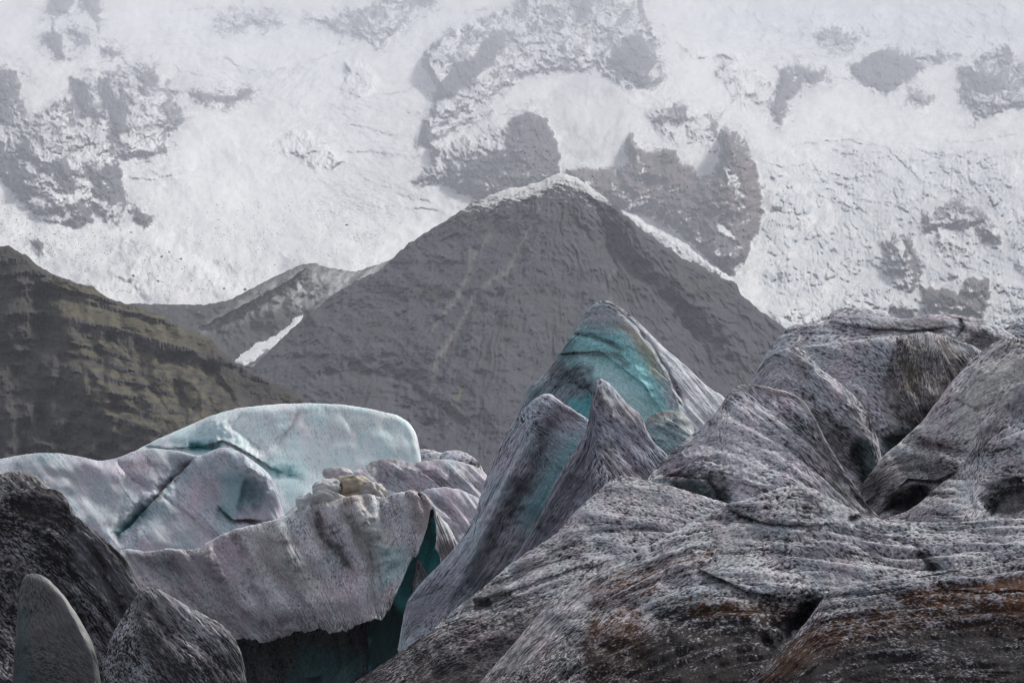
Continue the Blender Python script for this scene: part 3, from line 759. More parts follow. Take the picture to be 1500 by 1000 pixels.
# ------------------------------------------------------------------ glacier ice
SURF = []
def ice(name, top, bot, d0, gv, gu=0.0, uref=None, vref=None, strokes=(), paints=(), round_w=14, round_d=None,
        arrows=((0, 0, 0),), grain=1.0, pit=1.0, dirt=.4, clean=(.50, .51, .56), dirtc=(.045, .040, .042), relief_n=1.0,
        step=1.3, seed=100, label=None, cat='glacier ice', mat=None, back=8, drop=6, foot=1, crest=(1.5, 9), contrast=1.0, tint=.5,
        slen=1.0, group=None, wide=1.0, build=True, parent=None, lines=1.0, shade_v=(0, 1, 0), dirt_and_shade=()):
    tp = np.asarray(top, float)
    L = Land(top, bot, step, tp[0, 0] - (130 if tp[0, 0] <= -60 else 0), tp[-1, 0] + (130 if tp[-1, 0] >= 1560 else 0), crest, seed, 2.0)
    U, V = L.U, L.V
    uref = tp[:, 0].mean() if uref is None else uref
    vref = tp[:, 1].min() if vref is None else vref
    ps = d0 / F
    D = (d0 + gv * ps * (V - vref) + gu * ps * (U - uref)).astype(np.float32)
    st = [tuple([s[0], s[1]] + [x * ps * (1 if s[0] == 'ledge' else 1.35) for x in s[2:3]] + list(s[3:])) if s[0] != 'fold' else (s[0], s[1], s[2] * ps, s[3] * ps, s[4]) for s in strokes]
    D = relief(U, V, D, st, (2.5, 26), seed)
    rd = round_w * 1.1 if round_d is None else round_d
    D += rd * ps * (1 - np.sqrt(np.clip(1 - (1 - np.clip(L.crest / round_w, 0, 1)) ** 2, 0, 1)))
    # undulating melt relief
    D -= relief_n * ps * (20 * fbm(U / 130, V / 80, 3, seed + 1) + 5 * fbm(U / 42, V / 34, 2, seed + 2))
    # direction of the melt flutes
    ax = np.zeros(U.shape); ay = np.zeros(U.shape); ww = 0
    for (au, av, ang) in arrows:
        w = 1.0 / (((U - au) ** 2 + (V - av) ** 2) + 900.0) ** 1.3
        a = 2 * math.radians(ang)
        ax += w * math.cos(a); ay += w * math.sin(a)
    th = 0.5 * np.arctan2(ay, ax) + 0.14 * fbm(U / 50, V / 50, 2, seed + 3)
    dv = np.maximum(np.gradient(V, axis=0), .2)
    # rows shear with the crest: correct the column offset
    sh = np.gradient(V, axis=1) / step
    du_px, dv_px = np.cos(th), np.sin(th)
    dj = du_px / step
    di = (dv_px - sh * du_px) / dv
    nrm = np.maximum(np.hypot(di, dj), .5)
    di, dj = (di / nrm).astype(np.float32), (dj / nrm).astype(np.float32)
    g = grain * .50 * 1.3 / step
    a1 = streak(U.shape, di, dj, max(1, int(2.0 * g * slen)), 0.42 * g, seed + 4)
    a2 = streak(U.shape, di, dj, max(2, int(4.5 * g * slen)), 0.72 * g, seed + 5)
    a3 = streak(U.shape, di, dj, max(3, int(9 * g * slen)), 1.4 * g, seed + 6)
    a4 = streak(U.shape, di, dj, int(42 * slen), 0.55, seed + 11)
    a5 = streak(U.shape, di, dj, int(60 * slen), 2.6, seed + 13)
    flow = sstep(1.3, 2.7, a4 + .7 * fbm(U / 40, V / 40, 3, seed + 12)) * lines
    spots = gauss(np.random.default_rng(seed + 7).standard_normal(U.shape).astype(np.float32), 0.5 * g); spots /= spots.std()
    low = fbm(U / 60, V / 50, 4, seed + 8)
    mod = .6 + .8 * sstep(-.5, .5, fbm(U / 70, V / 50, 3, seed + 9))
    pits = sstep(.6, 2.4, a2 + .5 * a1 + .2 * spots)
    T = (.85 * a1 + .65 * a2 + .22 * a3 * wide)
    P = L.points(D)
    N = normals(P); N = np.sign((N * -P).sum(-1))[..., None] * N
    h = ps * grain * pit * mod * (-.34 * pits - .05 * a1 - .09 * a2 - .08 * a3 * wide)
    h -= ps * 1.6 * flow
    h += ps * relief_n * lines * 1.35 * a5
    h *= sstep(0, 3, L.crest) * .85 + .15
    P = P + N * h[..., None]
    N = normals(P); N = np.sign((N * -P).sum(-1))[..., None] * N
    # colour: clean ice, meltwater-washed dirt in the pits and flutes, painted shade low down
    clean = np.array(clean) * (1.22 if mat is None else 1.12); dirtc = np.array(dirtc)
    k = dirt + contrast * (.22 * T * mod + .36 * pits * mod) + .16 * low + .6 * flow - .11 * a5 * lines + shade_v[2] * sstep(shade_v[0], shade_v[1], V)  # last term paints shade in towards the lower edge of the frame
    DC = np.broadcast_to(dirtc, U.shape + (3,)).astype(np.float32).copy()
    Uq = U + 10 * fbm(U / 20, V / 20, 4, seed + 41, .6); Vq = V + 10 * fbm(U / 20, V / 20, 4, seed + 42, .6)
    for pts, col, amt, w in dirt_and_shade:  # rust and dirt stains, plus dark patches painted in as shade
        mk = sstep(-w, w, polysdf(Uq, Vq, pts)) * (.55 + .6 * sstep(-.3, .4, fbm(U / 22, V / 12, 4, seed + 43, .6)))
        mk = np.clip(mk, 0, 1)
        DC = DC * (1 - mk[..., None]) + np.array(col, np.float32) * mk[..., None]
        k = k + amt * mk
    k = np.clip(k, 0, 1)[..., None]
    hue = fbm(U / 45, V / 60, 3, seed + 10)[..., None] * tint
    cl = clean * (1 + hue * np.array([-.26, .07, .05])) + np.clip(-hue, 0, 1) * np.array([.02, -.015, .025])
    if build == 'debug': return
    C = cl * (1 - k) + DC * k
    C = C.astype(np.float32)
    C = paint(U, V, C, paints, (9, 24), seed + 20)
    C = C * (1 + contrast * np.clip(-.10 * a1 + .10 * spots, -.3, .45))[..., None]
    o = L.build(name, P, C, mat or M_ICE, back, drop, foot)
    if parent: o.parent = parent
    SURF.append((name, L, P))
    if label and not parent:
        o['label'] = label; o['category'] = cat
    if group: o['group'] = group
    return o

TEAL = (.05, .30, .33); PTEAL = (.22, .42, .46); DK = (.03, .028, .03); WHITE = (.66, .69, .73); BRN = (.10, .045, .02); PURP = (.26, .215, .255); GREY = (.25, .25, .27)
LILAC = (.36, .33, .39)

# --- left group
ice('ice_hummock', [(560,690),(600,668),(618,657),(632,658),(645,664),(660,659),(680,662),(695,670),(705,682),(715,700),(740,730)], 800, 135, -1.0, dirt=.30, clean=(.5,.5,.55), seed=101,
    label='small pale ice hummock peeping out behind the white dome and the tall pinnacle', cat='ice mound', grain=.8, strokes=[('groove',[(648,660),(640,690)],10,5)])
ice('ice_dome', [(120,720),(150,690),(185,668),(205,656),(230,643),(265,628),(310,608),(350,597),(400,592),(450,590),(500,592),(540,598),(580,607),(598,617),(610,633),(616,655),(618,675),(621,720),(628,760)], 830, 126, -.75, gu=.05,
    dirt=.06, clean=(.73,.84,.86), lines=.15, seed=102, mat=M_SMOOTH, grain=.8, pit=.35, contrast=.28, tint=.8, round_w=10, relief_n=.7, crest=(1,14), drop=12, back=14,
    arrows=((300,640,-40),(450,620,60),(560,640,70)), wide=.6,
    strokes=[('ridge',[(300,612),(330,645),(380,690)],10,22),('ledge',[(205,652),(245,657),(275,655),(300,652),(325,646),(345,652),(370,668),(395,684),(440,700)],7,7,12),
             ('hollow',[(275,655),(318,652)],16,8),('groove',[(440,600),(425,625),(400,660)],4,4),('groove',[(355,602),(340,625),(385,660)],4,3),('groove',[(495,600),(560,680)],3,5)],
    paints=[('area',[(225,650),(280,630),(330,615),(345,660),(300,665)],PTEAL,.45,14),('line',[(272,656),(290,652),(312,654),(322,648)],(.02,.24,.26),.95,5),('line',[(212,653),(245,658),(275,656)],(.15,.13,.13),.6,2.2),
            ('line',[(300,660),(318,648),(340,650),(370,668),(395,684),(430,698)],(.10,.075,.07),.75,2.2),('line',[(355,668),(385,686),(420,690),(450,700)],PTEAL,.6,8),
            ('line',[(400,680),(408,695)],TEAL,.6,4),('line',[(425,680),(428,700)],TEAL,.6,4),('line',[(445,602),(420,630),(400,655)],(.36,.30,.30),.35,3),('area',[(470,590),(560,600),(540,640),(480,650)],(.52,.50,.46),.30,18),
            ('area',[(560,620),(612,650),(615,700),(540,690)],(.62,.72,.72),.5,16),('area',[(380,600),(440,600),(430,640),(380,640)],(.50,.47,.50),.3,14)],
    label='large white and pale teal ice dome with a smooth rounded top on the left', cat='iceberg')
ice('ice_shoulder', [(-70,678),(-20,674),(0,672),(30,666),(55,663),(85,663),(112,667),(145,675),(170,671),(200,659),(225,656),(262,660),(290,668),(305,662),(322,655),(340,656),(368,672),(393,692),(406,712),(411,735),(416,760),(430,800)], 900, 116, -.9,
    gu=.08, uref=200, dirt=.18, clean=(.58,.62,.68), lines=.3, seed=103, mat=M_SMOOTH, grain=.85, pit=.5, contrast=.36, tint=1.1, round_w=12, relief_n=1.2, crest=(1,14), wide=.7,
    arrows=((80,700,50),(200,720,55),(300,750,45),(380,700,60)),
    strokes=[('ledge',[(290,668),(262,695),(240,715),(225,735),(208,752),(190,770),(168,790)],26,10,26),('hollow',[(215,745),(168,792)],18,12),('groove',[(168,672),(190,698),(225,722)],7,5),
             ('groove',[(232,722),(270,750),(330,800)],5,5),('ledge',[(318,738),(340,760),(385,762)],16,10,20),('fold',[(325,655),(375,700),(410,760)],0.25,0.0,80),
             ('ridge',[(345,665),(385,700),(400,730)],16,14),('hollow',[(350,725),(385,735)],20,22),('groove',[(255,700),(262,740)],3,4)],
    paints=[('area',[(20,680),(70,668),(160,690),(215,740),(170,780),(90,720)],(.44,.47,.49),.5,16),('line',[(288,668),(262,695),(240,715),(222,738)],(.13,.10,.115),.7,3),('line',[(222,738),(195,765),(168,790)],(.06,.26,.28),.75,7),
            ('area',[(165,672),(255,660),(285,672),(240,715),(200,700)],PURP,.5,12),('area',[(265,690),(320,670),(400,700),(400,760),(300,740)],PURP,.42,20),('area',[(325,690),(350,690),(395,720),(380,745),(335,750)],PTEAL,.6,12),
            ('line',[(320,742),(340,762)],TEAL,.7,7),('line',[(340,762),(400,762)],(.08,.07,.075),.6,4),('area',[(345,670),(372,678),(398,702),(375,705)],(.58,.62,.65),.6,7),
            ('area',[(200,765),(250,745),(300,770),(290,800),(220,800)],(.42,.46,.49),.5,14),('line',[(205,660),(245,661),(285,668)],(.5,.55,.57),.4,5),('line',[(232,722),(270,752),(330,800)],(.24,.20,.22),.4,4)],
    label='smooth lilac grey ice shoulder cut by a long diagonal teal crack, left of the dome', cat='ice ridge')
ice('ice_fold', [(390,790),(425,745),(460,722),(500,700),(530,684),(548,674),(566,671),(585,674),(606,677),(640,672),(668,674),(695,682),(712,692),(730,730),(745,790)], 860, 110, -.8, dirt=.25, clean=(.50,.50,.55), seed=104,
    mat=M_SMOOTH, grain=.9, pit=.6, contrast=.5, tint=.9, arrows=((600,700,30),(680,710,45)), strokes=[('groove',[(545,680),(590,700),(640,730)],10,10),('ridge',[(560,680),(620,690),(680,700)],8,12)],
    paints=[('line',[(540,682),(560,673),(590,676)],(.14,.10,.08),.6,4),('area',[(600,680),(700,690),(700,720),(620,700)],LILAC,.4,14)],
    label='low lilac ice fold running behind the striped cliff towards the pinnacle', cat='ice ridge')
ice('ice_hump', [(560,790),(580,750),(600,728),(625,716),(650,713),(675,717),(698,727),(712,740),(730,780),(745,840)], 900, 104, -.8, dirt=.25, clean=(.50,.49,.55), seed=105, mat=M_SMOOTH, grain=.9, pit=.6, contrast=.5, tint=.7,
    arrows=((650,740,35),(690,760,60)), round_w=20, strokes=[('groove',[(640,730),(670,770)],5,8)], paints=[('area',[(600,730),(650,718),(650,780),(610,800)],LILAC,.4,14)],
    label='rounded lilac ice hump just right of the teal cleft', cat='ice mound')
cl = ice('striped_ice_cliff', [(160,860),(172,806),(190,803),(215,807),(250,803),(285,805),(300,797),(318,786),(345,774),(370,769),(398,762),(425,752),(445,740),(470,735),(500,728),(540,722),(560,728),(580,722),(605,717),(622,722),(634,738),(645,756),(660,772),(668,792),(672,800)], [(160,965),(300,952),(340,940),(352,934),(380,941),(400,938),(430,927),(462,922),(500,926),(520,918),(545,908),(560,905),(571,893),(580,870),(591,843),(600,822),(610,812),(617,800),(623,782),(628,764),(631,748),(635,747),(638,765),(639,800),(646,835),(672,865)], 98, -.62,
    gu=-.03, uref=450, dirt=.18, clean=(.60,.59,.62), lines=.8, shade_v=(860,935,.42), dirtc=(.05,.043,.047), seed=106, mat=M_SMOOTH, grain=1.0, pit=.6, contrast=.62, tint=.7, round_w=9, relief_n=1.0, crest=(2.5,12), wide=.8,  # cliff foot darkened by shade painted into the colour
    arrows=((250,840,50),(400,800,60),(480,800,68),(560,820,80),(330,870,45),(620,760,70)),
    strokes=[('fold',[(640,740),(625,800),(600,860),(570,960)],.0,.5,60),('groove',[(455,745),(475,790),(530,850)],12,9),('groove',[(495,740),(540,800),(560,850)],10,9),('groove',[(340,780),(360,830),(380,900)],8,10),
             ('ridge',[(520,735),(560,800),(580,830)],10,14),('ridge',[(400,770),(430,830),(440,880)],8,16),('hollow',[(480,770),(500,830),(520,860)],12,20),
             ('groove',[(200,815),(260,860),(320,920)],6,8),('groove',[(240,820),(300,880)],5,6),('ridge',[(300,800),(330,850)],8,10),
             ],
    paints=[('area',[(180,806),(300,803),(330,860),(360,930),(280,900),(200,830)],(.19,.165,.19),.6,14),('area',[(300,800),(340,780),(360,860),(320,860)],PURP,.45,12),('area',[(345,775),(400,765),(450,830),(470,880),(400,860)],(.50,.49,.45),.45,16),
            ('area',[(480,740),(540,730),(580,800),(560,830),(520,800)],(.48,.50,.47),.55,14),('line',[(460,748),(478,790),(520,835)],(.13,.115,.11),.7,9),('line',[(300,812),(330,860),(370,925)],(.17,.145,.17),.6,10),('line',[(410,772),(425,830),(455,900)],(.19,.165,.18),.5,7),('line',[(520,760),(540,800),(545,860)],(.24,.22,.22),.5,7),('area',[(300,900),(345,900),(430,890),(520,880),(560,850),(560,905),(460,925),(345,940),(290,930)],(.24,.215,.245),.55,16),('line',[(498,745),(530,800),(552,845)],(.22,.22,.21),.5,6),
            ('line',[(385,775),(400,830),(440,880)],(.27,.22,.26),.45,9),('line',[(420,765),(455,830),(500,880)],(.30,.25,.27),.45,8),('line',[(345,790),(370,850),(395,910)],(.26,.22,.25),.5,9),('area',[(555,800),(600,800),(590,840),(560,860)],(.30,.52,.55),.55,10),
            ('area',[(600,720),(632,735),(642,770),(620,790),(600,760)],(.17,.14,.13),.6,9),('area',[(640,760),(668,790),(660,850),(640,830)],(.16,.12,.12),.7,5),
            ('line',[(455,740),(500,728),(545,735)],(.30,.22,.15),.5,7),
            ('line',[(420,755),(445,748),(470,742)],(.60,.60,.60),.5,5),('line',[(345,935),(380,941),(430,927),(462,922),(500,926),(545,904)],(.10,.09,.10),.5,6)],
    label='striped grey and lilac ice cliff with a narrow deep teal cleft at its right end', cat='ice cliff', back=6, drop=4, foot=-1.6)

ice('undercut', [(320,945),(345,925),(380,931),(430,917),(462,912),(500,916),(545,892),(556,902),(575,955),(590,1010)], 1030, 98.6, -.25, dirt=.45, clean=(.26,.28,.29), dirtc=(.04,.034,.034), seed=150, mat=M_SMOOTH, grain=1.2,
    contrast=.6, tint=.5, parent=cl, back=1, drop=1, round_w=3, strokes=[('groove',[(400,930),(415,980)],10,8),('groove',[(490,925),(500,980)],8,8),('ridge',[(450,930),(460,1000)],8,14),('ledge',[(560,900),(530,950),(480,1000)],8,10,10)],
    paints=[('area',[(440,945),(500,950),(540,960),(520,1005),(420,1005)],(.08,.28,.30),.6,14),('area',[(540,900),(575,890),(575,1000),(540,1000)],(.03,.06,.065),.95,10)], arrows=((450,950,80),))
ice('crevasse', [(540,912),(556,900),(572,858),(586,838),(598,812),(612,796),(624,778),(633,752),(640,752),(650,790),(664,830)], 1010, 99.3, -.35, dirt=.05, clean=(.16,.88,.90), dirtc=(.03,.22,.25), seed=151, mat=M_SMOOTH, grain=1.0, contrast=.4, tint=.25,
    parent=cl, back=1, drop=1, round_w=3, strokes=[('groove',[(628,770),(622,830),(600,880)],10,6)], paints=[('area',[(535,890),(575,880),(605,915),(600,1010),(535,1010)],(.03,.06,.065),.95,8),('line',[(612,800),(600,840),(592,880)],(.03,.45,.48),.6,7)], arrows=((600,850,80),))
ice('ice_sliver', [(590,940),(596,905),(601,868),(605,835),(609,816),(614,811),(619,822),(624,840),(632,838),(642,826),(660,812),(672,800)], 980, 97.8, -.3, dirt=.30, clean=(.46,.45,.49), seed=152, mat=M_SMOOTH, grain=.9, contrast=.7, parent=cl, back=1, drop=1.5, round_w=5, arrows=((620,860,75),))

# --- the tall pinnacle and the blades in front of it
ice('ice_pinnacle', [(735,690),(745,640),(760,604),(768,582),(772,570),(802,544),(820,518),(836,494),(850,470),(862,452),(874,442),(884,439),(893,441),(906,448),(930,466),(950,486),(970,506),(990,523),(1010,540),(1030,560),(1046,572),(1058,579),(1072,595),(1090,650)], 800, 88, -.30,
    gu=.0, uref=880, dirt=.26, clean=(.58,.64,.68), seed=107, grain=.95, pit=.8, tint=.9, contrast=1.0, round_w=7, relief_n=.5, crest=(1.4,10), back=6, drop=9, wide=.8,
    arrows=((830,520,-55),(880,520,10),(960,560,35),(1000,540,55),(1040,590,50),(800,600,-50)), 
    strokes=[('fold',[(878,436),(905,455),(940,495),(968,535),(985,570),(1000,610),(1010,680)],.0,.95,170),('fold',[(862,452),(820,560),(790,640)],.55,.0,120),
             ('groove',[(890,443),(925,470),(955,505),(985,555),(1010,610)],6,2.2),('ledge',[(1010,660),(940,560),(880,515),(800,520)],-5,10,20),('groove',[(835,487),(880,497),(925,520)],4,3),
             ('hollow',[(800,560),(850,560),(875,590),(880,640)],16,18),('ledge',[(875,592),(862,572),(840,562),(800,566)],14,20,10),('ridge',[(900,500),(930,540),(960,600)],8,22)],
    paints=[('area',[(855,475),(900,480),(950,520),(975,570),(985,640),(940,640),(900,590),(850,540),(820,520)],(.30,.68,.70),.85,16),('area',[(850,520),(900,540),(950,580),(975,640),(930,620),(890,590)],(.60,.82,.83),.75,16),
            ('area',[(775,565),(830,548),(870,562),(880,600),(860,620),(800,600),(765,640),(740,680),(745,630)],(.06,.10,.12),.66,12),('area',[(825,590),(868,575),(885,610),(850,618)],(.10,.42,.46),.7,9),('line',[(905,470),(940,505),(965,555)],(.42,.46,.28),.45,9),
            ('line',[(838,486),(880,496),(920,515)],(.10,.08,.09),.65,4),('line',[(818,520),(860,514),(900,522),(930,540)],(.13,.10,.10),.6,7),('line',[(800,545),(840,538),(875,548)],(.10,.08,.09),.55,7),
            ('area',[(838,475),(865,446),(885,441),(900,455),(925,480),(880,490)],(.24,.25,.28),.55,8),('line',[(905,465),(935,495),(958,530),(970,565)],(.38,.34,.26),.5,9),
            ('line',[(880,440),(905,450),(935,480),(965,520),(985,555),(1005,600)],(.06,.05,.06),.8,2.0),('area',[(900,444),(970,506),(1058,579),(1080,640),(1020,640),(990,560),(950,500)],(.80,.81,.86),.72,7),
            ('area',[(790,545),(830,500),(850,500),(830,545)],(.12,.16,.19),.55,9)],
    label='tallest pointed ice pinnacle with a teal left face and a bright white right flank', cat='ice pinnacle')
ice('ice_boulder', [(925,660),(935,632),(945,614),(960,604),(978,600),(996,602),(1012,615),(1020,635),(1026,680)], 720, 84.5, -.5, dirt=.32, clean=(.38,.47,.49), seed=108, grain=.8, pit=.5, round_w=26, mat=M_SMOOTH,
    paints=[('line',[(940,625),(960,606),(995,604),(1015,622)],(.12,.10,.10),.7,6),('area',[(950,625),(1000,625),(1005,655),(960,655)],PTEAL,.35,10)], arrows=((980,630,30),),
    label='small rounded teal grey ice lump at the right foot of the tall pinnacle', cat='ice mound', back=2, drop=3)
ice('ice_spire', [(583,960),(588,915),(593,884),(612,858),(640,830),(668,800),(690,768),(700,738),(710,705),(722,676),(738,640),(752,617),(768,597),(784,583),(798,576),(808,577),(820,587),(840,600),(858,611),(880,630),(900,680)], 1010, 83, -.38,
    gu=-.10, uref=740, dirt=.30, clean=(.52,.56,.63), seed=109, grain=1.05, pit=1.0, tint=.7, round_w=8, relief_n=.5, crest=(1.6,10), back=3, drop=5,
    arrows=((700,780,-60),(760,680,-62),(660,860,-50),(820,640,30)), wide=.9,
    strokes=[('fold',[(800,574),(770,640),(735,720),(700,800),(660,880),(630,960)],.0,.95,110),('fold',[(800,574),(770,640),(735,720),(700,800),(660,880),(630,960)],.25,.0,200),
             ('ridge',[(770,640),(735,720),(695,800),(655,880)],8,10),('hollow',[(760,700),(745,760),(710,830)],12,18),('groove',[(650,860),(600,880)],4,4)],
    paints=[('area',[(795,590),(850,612),(860,640),(800,740),(770,740),(790,650)],(.30,.30,.34),.35,14),('line',[(812,600),(790,660),(770,710),(735,770)],(.07,.06,.07),.75,16),('line',[(848,630),(800,720),(760,790)],(.26,.52,.56),.8,18),('line',[(720,800),(690,860)],(.30,.42,.44),.4,14),
            ('line',[(800,625),(820,600),(850,615)],(.15,.10,.12),.5,12),('line',[(735,760),(700,830),(690,870)],(.07,.06,.07),.65,14),('area',[(745,770),(800,745),(760,820),(700,880),(700,840)],(.34,.31,.33),.5,14),
            ('line',[(770,640),(735,720),(695,800),(655,880)],(.58,.61,.67),.45,9),('area',[(590,890),(650,845),(690,800),(650,900),(610,930)],(.20,.19,.22),.55,12)],
    label='long dark blue grey ice blade leaning right, at the left front of the tall pinnacle', cat='ice blade')
ice('ice_horn', [(690,905),(730,850),(765,800),(790,758),(808,716),(824,688),(845,655),(858,634),(864,612),(866,588),(867,566),(873,556),(883,555),(894,562),(909,580),(928,599),(942,608),(944,624),(958,648),(976,664),(992,685),(1010,720)], 880, 80, -.42,
    gu=0, uref=870, dirt=.36, clean=(.46,.47,.54), seed=110, grain=1.15, pit=1.15, tint=.5, round_w=7, relief_n=.6, crest=(1.6,9), back=3, drop=5,
    arrows=((800,760,-58),(850,680,-55),(900,640,35),(950,670,50),(890,590,55)),
    strokes=[('fold',[(880,556),(885,610),(880,660),(890,720),(880,760)],.35,.75,90),('ridge',[(872,560),(890,590),(900,620)],6,9),('hollow',[(850,700),(820,750),(780,800)],10,20),('groove',[(890,600),(905,650),(930,690)],6,7)],
    paints=[('area',[(870,570),(888,575),(880,640),(862,700),(880,720),(800,800),(740,850),(790,750),(850,660)],(.10,.10,.125),.55,12),('line',[(876,566),(890,590),(915,600),(935,625)],(.38,.36,.32),.5,10),
            ('line',[(882,640),(900,690),(960,690)],(.10,.09,.10),.6,12)],
    label='small hooked ice horn with a dark left side in front of the tall pinnacle', cat='ice pinnacle')

# --- right mass, back to front
RC = (.46, .46, .50)
ice('ice_crest', [(1440,510),(1462,486),(1478,477),(1492,472),(1510,474),(1580,470)], 620, 96, -.8, dirt=.6, seed=120, label='dark ice crest at the far right edge behind the big ridges', cat='ice ridge')
ice('ice_summit', [(1060,690),(1080,610),(1098,562),(1118,524),(1135,498),(1150,482),(1165,475),(1190,473),(1209,472),(1214,460),(1224,453),(1240,450),(1262,451),(1290,459),(1320,467),(1342,465),(1360,461),(1385,460),(1420,464),(1445,469),(1466,479),(1482,490),(1500,500),(1580,520)], 690, 91, -1.1,
    dirt=.34, clean=RC, seed=121, grain=1.0, pit=1.0, round_w=16, relief_n=.8, crest=(1.2,12), arrows=((1200,490,-3),(1300,480,8),(1120,540,-40),(1400,480,15)), slen=1.2,
    strokes=[('ledge',[(1214,470),(1260,478),(1330,484),(1400,478)],8,10,10),('ledge',[(1408,466),(1412,482),(1400,497)],16,9,12),('ridge',[(1395,505),(1440,480),(1470,500)],16,14),('groove',[(1160,492),(1240,488),(1320,482)],6,6)],
    paints=[('area',[(1280,475),(1330,465),(1385,468),(1390,490),(1330,488),(1270,490)],(.13,.115,.115),.6,9),('area',[(1400,490),(1425,475),(1462,500),(1450,525),(1410,510)],(.12,.11,.11),.65,6),('line',[(1411,466),(1413,478),(1402,492)],DK,.8,3),
            ('area',[(1220,455),(1300,462),(1340,470),(1240,465)],(.42,.46,.50),.4,6),('area',[(1100,560),(1140,500),(1160,480),(1150,520)],(.30,.34,.40),.4,8)],
    label='long flat topped ice summit forming the skyline of the right ice mass', cat='ice ridge', back=12)
ice('ice_wall', [(1060,720),(1085,640),(1105,580),(1125,530),(1150,512),(1190,505),(1235,501),(1280,495),(1318,491),(1345,488),(1370,490),(1395,495),(1425,506),(1450,522),(1500,560),(1560,600)], 760, 84, -.7,
    dirt=.34, clean=RC, dirt_and_shade=[([(1316,497),(1350,490),(1395,498),(1420,520),(1405,560),(1385,600),(1345,625),(1315,612),(1302,590),(1303,550),(1308,520)],(.030,.026,.023),.55,5)], seed=122, grain=1.05, pit=1.05, round_w=12, relief_n=1.0, arrows=((1180,530,8),(1250,540,15),(1280,590,50),(1350,540,90),(1400,520,50)), slen=1.1, crest=(1.2,10),
    strokes=[('fold',[(1325,485),(1312,520),(1300,560),(1305,610),(1320,660)],.0,.45,90),('bulge',[(1318,495),(1350,492),(1390,497),(1412,520),(1400,560),(1385,600),(1350,622),(1318,612),(1302,590),(1302,550),(1310,515)],30,26),
             ('groove',[(1312,515),(1302,560),(1308,600)],12,5),('groove',[(1260,600),(1290,640),(1320,680)],20,12),('ridge',[(1255,560),(1280,600),(1290,640)],8,16),('hollow',[(1290,650),(1330,640),(1380,600)],45,16)],
    paints=[('area',[(1316,497),(1350,490),(1395,498),(1420,520),(1405,560),(1385,600),(1345,625),(1315,612),(1302,590),(1303,550),(1308,520)],(.10,.09,.08),.45,6),('area',[(1315,535),(1340,525),(1350,560),(1330,580)],(.13,.11,.07),.35,8),
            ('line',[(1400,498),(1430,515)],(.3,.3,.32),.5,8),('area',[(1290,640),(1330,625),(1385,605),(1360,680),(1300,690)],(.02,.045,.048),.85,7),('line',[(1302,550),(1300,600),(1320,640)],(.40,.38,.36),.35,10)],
    label='pale ice wall with a dark brown convex hollow face below the summit', cat='ice wall')
ice('ice_spur', [(1020,720),(1045,670),(1070,610),(1090,572),(1104,552),(1118,530),(1136,516),(1150,509),(1165,507),(1178,513),(1190,528),(1205,543),(1228,558),(1250,577),(1266,596),(1278,618),(1286,640),(1296,680),(1310,740)], 790, 77, -.65,
    dirt=.30, clean=(.54,.54,.58), dirt_and_shade=[([(1200,640),(1250,610),(1290,680),(1270,740)],(.03,.028,.03),.4,14),([(1170,560),(1215,600),(1250,660),(1230,690),(1180,620)],(.035,.03,.032),.28,8)], seed=123, grain=1.15, pit=1.1, round_w=14, relief_n=.7, arrows=((1110,560,-50),(1170,550,30),(1240,600,42),(1230,660,35)), crest=(1.4,9), slen=1.1,  # dark patches are gully shade painted into the ice colour
    strokes=[('fold',[(1165,505),(1150,540),(1130,600)],.0,.4,60),('fold',[(1165,505),(1200,555),(1250,620),(1275,690)],.45,.0,100),('ridge',[(1165,508),(1210,560),(1255,610),(1272,660)],12,16),('groove',[(1205,600),(1240,640),(1260,690)],8,7),('hollow',[(1250,650),(1265,690),(1275,720)],30,10)],
    paints=[('line',[(1160,512),(1180,540),(1170,560)],(.24,.22,.22),.4,10),('line',[(1185,600),(1220,640),(1250,700)],(.09,.08,.09),.7,10),('area',[(1248,640),(1275,640),(1290,700),(1262,715)],(.03,.06,.065),.8,6),('area',[(1090,575),(1110,545),(1150,512),(1140,545),(1110,580)],(.30,.33,.38),.35,8)],
    label='pale fluted ice spur with a rounded head descending to the dark central gully', cat='ice ridge')
